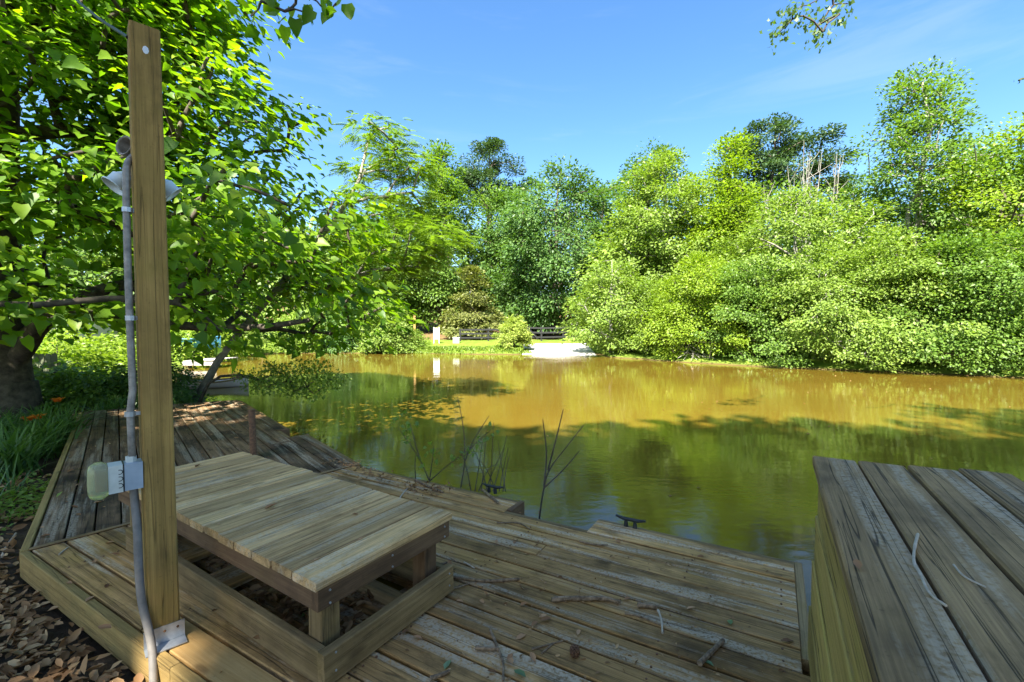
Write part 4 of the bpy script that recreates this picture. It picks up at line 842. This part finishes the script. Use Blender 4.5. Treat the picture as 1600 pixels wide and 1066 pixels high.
# left bank: pale house, blue boat, dock, picket fence
pinkw = plain('pale_pink_siding', (0.55, 0.46, 0.43), (0.62, 0.53, 0.50), rough=0.8, scale=2)
g = (-33.0, 27.5); z = G(*g); hs = thing('pale_house', (g[0], g[1], z), 'pale pinkish house glimpsed through the leaves at the left', 'house')
MB().box((g[0], g[1], z + 1.0), (14, 5, 2.0)).build('wall', pinkw, hs)
MB().add([(g[0] - 7.4, g[1] - 3, z + 2.0), (g[0] + 7.4, g[1] - 3, z + 2.0), (g[0] + 7.4, g[1] + 3, z + 2.0), (g[0] - 7.4, g[1] + 3, z + 2.0), (g[0] - 7.4, g[1], z + 2.7), (g[0] + 7.4, g[1], z + 2.7)], [(0, 1, 5, 4), (2, 3, 4, 5), (0, 4, 3), (1, 2, 5), (3, 2, 1, 0)]).build('roof', roofm, hs)
for s in (-4.5, -1.5, 1.8, 5.0):
    wn = MB().box((g[0] + s, g[1] - 2.52, z + 1.2), (1.1, 0.08, 1.0)).build('window', M['white'], hs); MB().box((g[0] + s, g[1] - 2.57, z + 1.2), (0.9, 0.04, 0.8)).build('pane', M['iron'], wn)
def hull(name, label, c, L, wd, h, ang, mat, rim, cat='boat'):
    c = Vector(c); t = thing(name, c, label, cat); m = MB(); n = 9; d = Vector((math.cos(ang), math.sin(ang), 0)); s = Vector((-d.y, d.x, 0)); rows = []
    for i in range(n):
        q = -1 + 2 * i / (n - 1); ww = wd / 2 * (1 - abs(q) ** 2.4) + 0.02; sh_ = 0.12 * q * q
        for a, zz in ((-1, h + sh_), (-0.75, h * 0.35), (0, 0), (0.75, h * 0.35), (1, h + sh_)): m.v.append(tuple(c + d * (q * L / 2) + s * (a * ww) + Vector((0, 0, zz))))
    for i in range(n - 1):
        for j in range(4): m.f.append((i * 5 + j, i * 5 + j + 1, i * 5 + j + 6, i * 5 + j + 5))
    m.build('hull', mat, t, smooth=True)
    for a in (-1, 1): MB().tube([c + d * (q * L / 2) + s * (a * (wd / 2 * (1 - abs(q) ** 2.4) + 0.02)) + Vector((0, 0, h + 0.12 * q * q)) for q in np.linspace(-1, 1, 11)], 0.025, 5).build('gunwale', rim, t)
    MB().box(c + Vector((0, 0, h * 0.75)), (0.22, wd * 0.86, 0.03), Matrix.Rotation(ang, 3, 'Z')).build('thwart', rim, t)
blue = plain('blue_paint', (0.05, 0.22, 0.38), (0.08, 0.28, 0.45), rough=0.5, scale=2)
g = gpos(282, 22.0); hull('rowing_boat', 'blue boat shape glimpsed right of the lamp post under the leaves', (g[0], g[1], G(*g) + 0.35), 3.4, 1.1, 0.55, 0.3, blue, blue)
pk_ = plain('pale_hull', (0.58, 0.48, 0.44), (0.66, 0.56, 0.52), rough=0.6, scale=2)
g = gpos(335, 13.4); hull('rowing_boat', 'pale flat boat at the left bank behind the arching shrub', (g[0], g[1], WATER - 0.05), 1.7, 0.7, 0.24, 0.5, pk_, M['base'])
g = P(345, 573, WATER); dk = thing('small_dock', (g.x, g.y, WATER), 'small pale dock on the left bank behind the leaning trunk', 'dock')
for i in range(7): beam('plank', dk, (g.x - 1.1, g.y - 0.7 + i * 0.22, WATER + 0.30), (g.x + 0.35, g.y - 0.7 + i * 0.22, WATER + 0.36), 0.2, 0.04, M['weathered'])
beam('fascia', dk, (g.x - 1.1, g.y - 0.83, WATER + 0.20), (g.x + 0.35, g.y - 0.83, WATER + 0.20), 0.04, 0.16, M['weathered'])
for s in (-0.95, 0.2): beam('pile', dk, (g.x + s, g.y - 0.6, WATER - 0.9), (g.x + s, g.y - 0.6, WATER + 0.27), 0.12, 0.12, M['apron'], up=(0, 1, 0))
fc = gpos(58, 11.2); fz = G(*fc); pf = thing('picket_fence', (fc[0], fc[1], fz), 'short run of mossy wooden pickets behind the tree trunk', 'fence')
pm = wood('picket_wood', (0.09, 0.10, 0.055), (0.15, 0.165, 0.10), (0.22, 0.235, 0.15), moss=0.5)
for i in range(10):
    x = fc[0] - 1.0 + i * 0.155; h = 0.82 + rnd.uniform(-0.02, 0.02)
    o = MB().add([(x - 0.068, fc[1], fz - 0.05), (x + 0.068, fc[1], fz - 0.05), (x + 0.068, fc[1], fz + h), (x + 0.035, fc[1], fz + h + 0.05), (x - 0.035, fc[1], fz + h + 0.05), (x - 0.068, fc[1], fz + h)] +
        [(x - 0.068, fc[1] + 0.02, fz - 0.05), (x + 0.068, fc[1] + 0.02, fz - 0.05), (x + 0.068, fc[1] + 0.02, fz + h), (x + 0.035, fc[1] + 0.02, fz + h + 0.05), (x - 0.035, fc[1] + 0.02, fz + h + 0.05), (x - 0.068, fc[1] + 0.02, fz + h)],
        [(0, 1, 2, 3, 4, 5), (11, 10, 9, 8, 7, 6)] + [(i_, i_ + 6, (i_ + 1) % 6 + 6, (i_ + 1) % 6) for i_ in range(6)]).build('picket', pm, pf)
for hh in (0.2, 0.62): beam('rail', pf, (fc[0] - 1.1, fc[1] + 0.045, fz + hh), (fc[0] + 0.5, fc[1] + 0.045, fz + hh), 0.04, 0.08, pm)

# ------------------------------------------------------------------ plants by the deck
def blades(name, label, cat, spots, n, L, mat, seed, arch=0.5, wd=1.0, kind=None):
    rr = np.random.default_rng(seed); v = []; f = []
    c0 = spots[0]
    for (x, y) in spots:
        z = G(x, y)
        for i in range(n):
            th = rr.uniform(0, 6.283); l = L * rr.uniform(0.6, 1.15); bx, by = x + rr.normal(0, 0.09), y + rr.normal(0, 0.09); b = len(v); sd = np.array((-math.sin(th), math.cos(th), 0)) * 0.009 * wd * rr.uniform(0.7, 1.3)
            out_ = arch * rr.uniform(0.4, 1.3)
            for j, q in enumerate((0, 0.3, 0.6, 0.85, 1.0)):
                p = np.array((bx + math.cos(th) * l * out_ * q ** 1.6, by + math.sin(th) * l * out_ * q ** 1.6, z + l * (q - 0.55 * out_ * q ** 2.6))); ww = (1, 1.1, 0.9, 0.5, 0.08)[j]
                v += [p - sd * ww, p + sd * ww]
            f += [(b + 2 * j, b + 2 * j + 1, b + 2 * j + 3, b + 2 * j + 2) for j in range(4)]
    base = Vector((c0[0], c0[1], G(*c0))); o = link(name, mesh_np(name, np.array(v) - np.array(base), np.array(f), M[mat]), None, base)
    return tag(o, label, cat, kind=kind)
for i, (u, v, lb) in enumerate([(18, 742, 'daylily clump of arching leaves at the left edge beside the leaf litter'), (62, 712, 'daylily clump with an orange flower beside the deck edge'), (90, 690, 'daylily clump furthest along the deck edge')]):
    p = P(u, v, -0.17); root = thing('daylily', p, lb, 'plant', 'daylilies beside the deck')
    o = blades('leaves', None, None, [(p.x, p.y), (p.x + 0.12, p.y - 0.1), (p.x - 0.14, p.y + 0.12)], 46, 0.62, 'lily', 40 + i, 0.75, 1.2); wl = o.location.copy(); o.parent = root; o.location = wl - root.location
    if i:
        tops = [AT(60, 661, 5.6), AT(45, 664, 5.65)] if i == 1 else [AT(90, 634, 6.2)]
        for tp in tops:
            stq = MB().tube(smooth([p + Vector((0, 0, 0)), p.lerp(tp, 0.6) + Vector((0.03, 0, 0.08)), tp], 1), 0.006, 5).build('flower_stem', M['lily'], root)
            n = 6; ths = np.arange(n) * math.pi / 3; pos = np.repeat(np.array([tuple(tp)]), n, 0); d = np.stack([np.cos(ths), np.sin(ths), np.full(n, 0.95)], 1); nm = np.stack([-np.cos(ths) * 0.5, -np.sin(ths) * 0.5, np.ones(n)], 1)
            co, tri = scatter(T_HEART, pos, d, nm, np.full(n, 0.10)); co[:, 2] += 0.05
            co2 = co - np.array(WL(root)); link('flower', mesh_np('flower', co2, tri, M['petal']), root)
gr = [];  rr = np.random.default_rng(3)
for i in range(120):
    s = rr.uniform(5.2, 10.6); p = st2(s, T20 - rr.uniform(0.15, 1.9)); gr.append((p.x, p.y))
for i in range(40): p = st2(10.0 + rr.uniform(0.05, 0.5), rr.uniform(-0.5, 1.5)); gr.append((p.x, p.y))
blades('dark_grass', 'shaded long grass along the deck edge', 'grass', gr, 16, 0.42, 'lily', 8, 0.6, 0.9, kind='stuff')
gr = []
for i in range(900): x = rr.uniform(-9.5, 1.2); gr.append((x, 29.0 + 0.05 * abs(x) + rr.uniform(0.2, 2.2)))
gr = [q_ for q_ in gr if sdist(np.array([q_[0]]), np.array([q_[1]]))[0] > 0.05]
blades('lawn_grass', 'rough sunlit grass on the far bank', 'grass', gr, 7, 0.17, 'grass', 9, 0.5, 3.0, kind='stuff')
rr = np.random.default_rng(31); N = 900; cx_ = [P(40, 790, -0.17), P(20, 815, -0.17), P(60, 775, -0.17)]
pos = np.array([tuple(cx_[i % 3]) for i in range(N)]) + rr.normal(0, 1, (N, 3)) * np.array((0.22, 0.18, 0.03)) + np.array((0, 0, 0.07))
co, tri = scatter(T_DIA, pos, rr.normal(0, 1, (N, 3)) * np.array((1, 1, .3)), np.array((0, 0, 1)) + rr.normal(0, 0.3, (N, 3)), rr.uniform(0.03, 0.06, N))
tag(link('ground_cover', mesh_np('ground_cover', co, tri, M['light'])), 'small green ground cover beside the left deck edge', 'plants', kind='stuff')
# saplings sprouting at the water's edge
def sapling(name, label, stems, leaves, r=0.006, mat='light', wl=0.05):
    b = Vector(stems[0][0]); t = thing(name, b, label, 'plant', 'weeds sprouting at the deck edge'); m = MB()
    for s_ in stems: s_ = smooth([Vector(p) for p in s_], 2); m.tube(s_, list(np.linspace(r, r * 0.35, len(s_))), 5)
    m.build('stem', M['bark'], t); 
    if leaves:
        rr = np.random.default_rng(len(leaves)); pos = []
        for l in leaves:
            for _ in range(6): pos.append(np.array(l) + rr.normal(0, 0.035, 3))
        N = len(pos); co, tri = scatter(T_HEART, np.array(pos), rr.normal(0, 1, (N, 3)), np.array((0, -0.3, 1)) + rr.normal(0, 0.4, (N, 3)), rr.uniform(0.5, 1.1, N) * wl)
        link('leaves', mesh_np('leaves', co - np.array(WL(t)), tri, M[mat]), t)
Yd = 4.05
sapling('sapling', 'leafy green sapling at the deck edge behind the bench', [[AT(671, 752, Yd), AT(655, 715, Yd), AT(622, 668, Yd)], [AT(671, 752, Yd), AT(675, 725, Yd), AT(678, 695, Yd)], [AT(650, 754, Yd), AT(648, 730, Yd), AT(649, 712, Yd)], [AT(671, 752, Yd), AT(705, 722, Yd), AT(738, 700, Yd)], [AT(655, 715, Yd), AT(648, 690, Yd), AT(640, 660, Yd)]],
    [AT(622, 650, Yd), AT(642, 664, Yd), AT(630, 684, Yd), AT(660, 712, Yd), AT(676, 700, Yd), AT(682, 715, Yd), AT(730, 702, Yd), AT(715, 715, Yd), AT(645, 672, Yd), AT(638, 656, Yd)])
Yd = 3.85
sapling('sapling', 'tall thin reddish sapling with few leaves left of the cattail stalks', [[AT(720, 762, Yd), AT(727, 720, Yd), AT(725, 670, Yd), AT(715, 620, Yd)], [AT(727, 720, Yd), AT(738, 690, Yd), AT(764, 650, Yd)], [AT(728, 710, Yd), AT(745, 690, Yd), AT(768, 672, Yd)]], [AT(764, 676, Yd), AT(752, 684, Yd), AT(737, 702, Yd), AT(725, 710, Yd)], wl=0.045)
sapling('dry_stalks', 'tangle of dry brown stalks beside the deck cleat', [[AT(u, 768, Yd - 0.1), AT(u + du * 0.5, 730, Yd), AT(u + du, v, Yd)] for u, du, v in ((742, 12, 690), (752, 8, 670), (758, 30, 700), (762, -20, 705), (770, 22, 680), (780, 14, 700), (786, 10, 712), (736, -14, 710), (775, -30, 715), (790, -12, 690), (748, 30, 725), (765, 6, 660))], None, 0.005)
Yd = 3.4
sapling('bare_sapling', 'bare dark forked sapling rising from the water past the deck corner', [[AT(842, 815, Yd), AT(848, 770, Yd), AT(856, 735, Yd), AT(880, 705, Yd), AT(912, 664, Yd)], [AT(850, 762, Yd), AT(880, 735, Yd), AT(905, 705, Yd)], [AT(850, 760, Yd), AT(855, 710, Yd), AT(848, 655, Yd)], [AT(856, 735, Yd), AT(868, 690, Yd), AT(880, 640, Yd)]], None, 0.008)
# dead roots trailing from the right bank
for i, (u, v, lb) in enumerate([(1275, 562, 'pale dead roots trailing into the water under the pale shrub'), (1335, 560, 'dead twigs hanging into the water right of the trailing roots'), (1080, 558, 'dead twigs at the waterline near the ramp side of the bank')]):
    p = P(u, v + 8, WATER); rr = np.random.default_rng(i); t = thing('dead_branch', p, lb, 'branch', 'dead branches at the waterline'); m = MB()
    for _ in range(9):
        top = p + Vector((rr.normal(0, 0.25), 0.3, rr.uniform(0.5, 1.1))); e = p + Vector((rr.normal(0, 0.7), rr.normal(-0.2, 0.2), rr.uniform(-0.05, 0.25))); m.tube(smooth([top, (top + e) / 2 + Vector((rr.normal(0, .15), 0, 0)), e], 1), 0.014, 4)
    m.build('twigs', M['bark_pale'], t)

# ------------------------------------------------------------------ litter
def stick(label, pts, r, mat='twig', z=0.0, name='fallen_twig'):
    ps = [P(u, v, z) + Vector((0, 0, r * 0.95)) for u, v in pts]; ps = smooth(ps, 2)
    n = len(ps); rd = [r * (1 - 0.25 * i / n) * (1 + 0.18 * rnd.uniform(-1, 1)) for i in range(n)]
    o = MB().tube(ps, rd, 7).build(name, M[mat], None, ps[0]); tag(o, label, 'twig', 'twigs fallen on the planks')
stick('thick knobbly stick in the middle of the deck', [(862, 941), (890, 938), (920, 939), (945, 938), (969, 945)], 0.0125)
stick('short thick dark piece of stick right of the knobbly one', [(996, 949), (1012, 950), (1027, 953)], 0.0125)
stick('pale thin twig curving down beside the short dark stick', [(1028, 955), (1034, 970), (1035, 991)], 0.0055, 'twig_pale')
stick('thin bent twig below the short dark stick', [(976, 960), (1000, 964), (1022, 974), (1032, 978)], 0.005)
stick('straight stick slanting near the bottom by the tall box', [(1093, 1041), (1112, 1022), (1130, 1004)], 0.011)
stick('long branched twig lying right of the bench leg', [(690, 900), (720, 906), (760, 911), (812, 907)], 0.0085)
stick('thin twig below the long branched one', [(708, 921), (722, 918), (734, 912)], 0.006)
stick('pair of grey twigs by the dry leaf cluster at the bench leg', [(662, 893), (675, 886), (704, 880)], 0.007)
stick('stubby stick near the bottom edge', [(743, 1015), (760, 1017), (779, 1017)], 0.0095)
stick('long thin twig reaching the bottom edge', [(766, 986), (776, 1010), (787, 1035), (786, 1066)], 0.006)
stick('forked thin twig right of the long thin one', [(831, 1016), (852, 1010), (879, 1003)], 0.0045)
stick('second prong of the forked thin twig', [(846, 1023), (856, 1014), (866, 1006)], 0.004)
stick('stick lying at the deck corner by the cleat', [(754, 768), (766, 778), (779, 789)], 0.014)
stick('long dry twig among the litter behind the bench', [(650, 752), (668, 762), (692, 771)], 0.011)
stick('pale twig standing off the edge of the bench', [(622, 783), (632, 768), (645, 757)], 0.005, 'twig_pale')
stick('thin twig across the white streak on the deck', [(776, 818), (812, 817), (828, 828)], 0.005)
stick('brown twig by the notch in the deck', [(905, 847), (930, 853), (950, 853)], 0.006)
stick('dark twig at the bottom edge by the pale green leaf', [(672, 1064), (690, 1058), (702, 1052)], 0.010)
stick('small twig above the long branched one', [(725, 880), (733, 884), (741, 889)], 0.005, 'twig_pale')
stick('bleached twig curving along the gap on the tall box', [(1434, 836), (1428, 860), (1427, 884), (1438, 898), (1450, 930), (1478, 949)], 0.0032, 'twig_pale', BZ)
stick('thin grey twig lying across a plank of the tall box', [(1490, 884), (1505, 903), (1540, 919)], 0.0022, 'twig_pale', BZ)
stick('grey twig on the left boards of the deck', [(92, 868), (99, 862), (106, 857)], 0.005, 'twig_pale')
stick('pale bent stick on the ground left of the deck', [(3, 872), (10, 855), (25, 835)], 0.008, 'twig_pale', -0.16)
stick('twig on the far boards behind the bench', [(425, 696), (440, 692), (455, 690)], 0.007)
# pine cone
p = P(898, 1024) + Vector((0, 0, 0.018)); m = MB(); rr = np.random.default_rng(1)
for i in range(60):
    ph = i * 2.4; zz = -1 + 2 * i / 59; r = math.sqrt(max(0, 1 - zz * zz)) * 0.017 + 0.003; c = p + Vector((zz * 0.018, r * math.cos(ph), r * math.sin(ph))); m.box(c, (0.005, 0.009, 0.009), Matrix.Rotation(ph, 3, 'X'))
tag(m.build('pine_cone', M['rust'], None, p), 'small reddish brown cone lying on the deck', 'cone')
def leafthing(name, label, u, v, size, mat, z=0.0, group=None, yaw=None, tpl=T_CURL, lm={}):
    key = (mat, id(tpl))
    if key not in lm: lm[key] = mesh_np(name, tpl[0], tpl[1], M[mat])
    p = P(u, v, z) + Vector((0, 0, 0.004)); o = link(name, lm[key], None, p); o.rotation_euler = (rnd.uniform(-0.15, 0.15), rnd.uniform(-0.2, 0.2), rnd.uniform(0, 6.28) if yaw is None else yaw); o.scale = (size,) * 3
    tag(o, label, 'leaf', group)
for u, v, s, z, lb in [(1140, 970, 0.05, 0, 'small pale green leaf on the white streaked planks'), (694, 1048, 0.055, 0, 'pale green leaf near the bottom edge by the dark twig'), (822, 1060, 0.06, 0, 'pale green leaf at the bottom edge of the deck'), (1116, 1043, 0.05, 0, 'whitish leaf next to the slanting stick'), (470, 966, 0.07, -0.0, 'green leaf in the litter inside the bench base')]:
    leafthing('fallen_leaf', lb, u, v, s, 'greenleaf_one', z)
for u, v, s, z, lb in [(413, 797, 0.07, BT, 'yellow-brown leaf in the middle of the bench top'), (305, 731, 0.06, BT, 'yellow leaf near the far end of the bench top'), (862, 968, 0.06, 0, 'grey dry leaf below the knobbly stick'), (855, 962, 0.045, 0, 'rust brown leaf above the grey dry leaf'), (1073, 953, 0.045, 0, 'rust brown leaf on the white streaked planks'), (1343, 893, 0.035, BZ, 'tiny tan leaf on the first plank of the tall box'), (1240, 1003, 0.06, 0, 'dark dry leaf at the foot of the tall box')]:
    leafthing('fallen_leaf', lb, u, v, s, 'deadleaf_one', z)
for lb, gp, lst, z, sc in [('small dry brown leaf scattered on the open deck planks', 'dry leaves on the open deck', [(750, 938), (706, 928), (692, 935), (724, 942), (812, 948), (796, 1030), (800, 1022), (836, 1036), (822, 993), (777, 1052), (840, 972), (802, 850), (775, 850), (970, 850), (1100, 870), (640, 985), (985, 935), (1165, 912), (660, 1000), (905, 985)], 0, 0.045),
        ('small dry leaf lying on the left boards of the deck', 'dry leaves on the left boards', [(105, 739), (130, 732), (146, 787), (122, 794), (63, 824), (62, 840), (164, 850), (188, 867), (104, 911), (169, 913), (133, 942), (146, 877), (175, 1003 - 20), (120, 693), (373, 685), (115, 676), (126, 806), (300, 652)], 0, 0.055),
        ('curled dry leaf in the pale cluster beside the bench leg', 'leaf cluster by the bench leg', [(676, 898), (684, 894), (690, 898), (698, 890), (704, 886), (694, 888), (682, 902), (700, 894), (708, 892)], 0, 0.06),
        ('tiny leaf scrap on the bench top', 'scraps on the bench top', [(568, 842), (560, 805), (280, 778), (490, 878), (340, 822)], BT, 0.03)]:
    for u, v in lst: leafthing('dry_leaf', lb, u, v, sc * rnd.uniform(0.75, 1.25), 'deadleaf_one', z, gp)
def litter(name, label, spots, n, sx, size, zf, seed, mat='deadleaf', lift=0.02, kp=None):
    rr = np.random.default_rng(seed); pos = []
    for i in range(n):
        c = spots[i % len(spots)]; x, y = c[0] + rr.normal(0, sx), c[1] + rr.normal(0, sx)
        if kp and not kp(x, y): continue
        pos.append((x, y, zf(x, y) + rr.uniform(0.002, lift)))
    N = len(pos); co, tri = scatter(T_CURL, np.array(pos), rr.normal(0, 1, (N, 3)) * np.array((1, 1, 0.25)), np.array((0, 0, 1)) + rr.normal(0, 0.35, (N, 3)), size * rr.uniform(0.5, 1.2, N))
    b = np.array(pos[0]); tag(link(name, mesh_np(name, co - b, tri, M[mat]), None, b), label, 'leaf litter', kind='stuff')
spots = [tuple(st(rr.uniform(-4.2, -0.5), T0 - rr.uniform(0.05, 2.2)).xy) for _ in range(220)]
litter('leaf_litter', 'brown leaf litter on the ground left of the deck', spots, 11500, 0.18, 0.068, G, 61, lift=0.05, kp=lambda x, y: Vector((x, y)).dot(N1) < T0 - 0.02 and Vector((x, y)).dot(E2) < 6.5)
spots = [tuple(st2(rr.uniform(3.4, 7), T20 - rr.uniform(0.05, 1.4)).xy) for _ in range(90)]
litter('leaf_litter', 'sparse brown leaves under the daylilies', spots, 1200, 0.15, 0.075, G, 62, lift=0.03, kp=lambda x, y: Vector((x, y)).dot(N2) < T20 - 0.02 and Vector((x, y)).dot(N1) < 9)
litter('bench_litter', 'dark leaf debris gathered inside the bench base', [tuple(bp(a_, c_, 0).xy) for a_, c_ in ((0.45, 0.22), (0.6, 0.3), (0.35, 0.35), (0.75, 0.2), (0.25, 0.25), (1.25, 0.3), (1.15, 0.45))], 420, 0.075, 0.055, lambda x, y: 0.002, 63, lift=0.03)
litter('edge_litter', 'dry leaf and needle scraps along the deck edge behind the bench', [tuple(P(u, v).xy) for u, v in ((560, 735), (545, 725), (600, 748), (650, 762), (665, 766), (640, 757), (580, 742), (690, 768), (525, 722))], 260, 0.07, 0.04, lambda x, y: 0.003, 64, lift=0.012)

# nail heads on the deck boards
rr = np.random.default_rng(88); m = MB()
for t_ in np.arange(T0 + 0.09, 2.95, 0.073):
    for s_ in (-3.4, -2.4, -1.4, -0.4, 0.05):
        if s_ < miter_s(t_) + 0.05 or (t_ > 2.78 and -1.72 < s_ < -1.0): continue
        p = st(s_ + rr.normal(0, 0.008), t_ + rr.normal(0, 0.006), 0.0022); m.lathe([(0, 0.0015), (0.0045, 0.001), (0.0055, -0.004)], 6, Matrix.Translation(p))
for t_ in np.arange(T20 + 0.09, 1.45, 0.07):
    for s_ in (5.2, 6.8, 8.4, 9.4):
        if s_ < miter_s2(t_) + 0.05: continue
        p = st2(s_ + rr.normal(0, 0.008), t_ + rr.normal(0, 0.006), 0.0022); m.lathe([(0, 0.0015), (0.005, 0.001), (0.006, -0.004)], 6, Matrix.Translation(p))
tag(m.build('nail_heads', M['rust'], deck), kind='stuff')
spots = [tuple(st(rr.uniform(-2.6, 0.1), rr.uniform(T0 + 0.1, 2.75)).xy) for _ in range(120)] + [tuple(st2(rr.uniform(4.6, 9.5), rr.uniform(T20 + 0.1, 1.5)).xy) for _ in range(80)]
litter('deck_debris', 'tiny scraps of leaf and bark strewn over the deck boards', spots, 700, 0.12, 0.022, lambda x, y: 0.002, 91, lift=0.004, kp=lambda x, y: Vector((x, y)).dot(N1) > T0 + 0.05 and Vector((x, y)).dot(N2) > T20 + 0.05 and not (-3.5 < Vector((x, y)).dot(E1) < -1.4 and 1.0 < Vector((x, y)).dot(N1) < 1.95))
spots = [(rr.uniform(-8, 12), rr.uniform(4.5, 22)) for _ in range(130)]; spots = [q for q in spots if sdist(np.array([q[0]]), np.array([q[1]]))[0] < -1.2]
litter('floating_scraps', 'pale specks of leaf floating on the pond', spots, 150, 0.3, 0.05, lambda x, y: WATER + 0.001, 92, lift=0.003, kp=lambda x, y: sdist(np.array([x]), np.array([y]))[0] < -0.6 and Vector((x, y)).dot(N1) > 3.2 and Vector((x, y)).dot(N2) > 2.0)
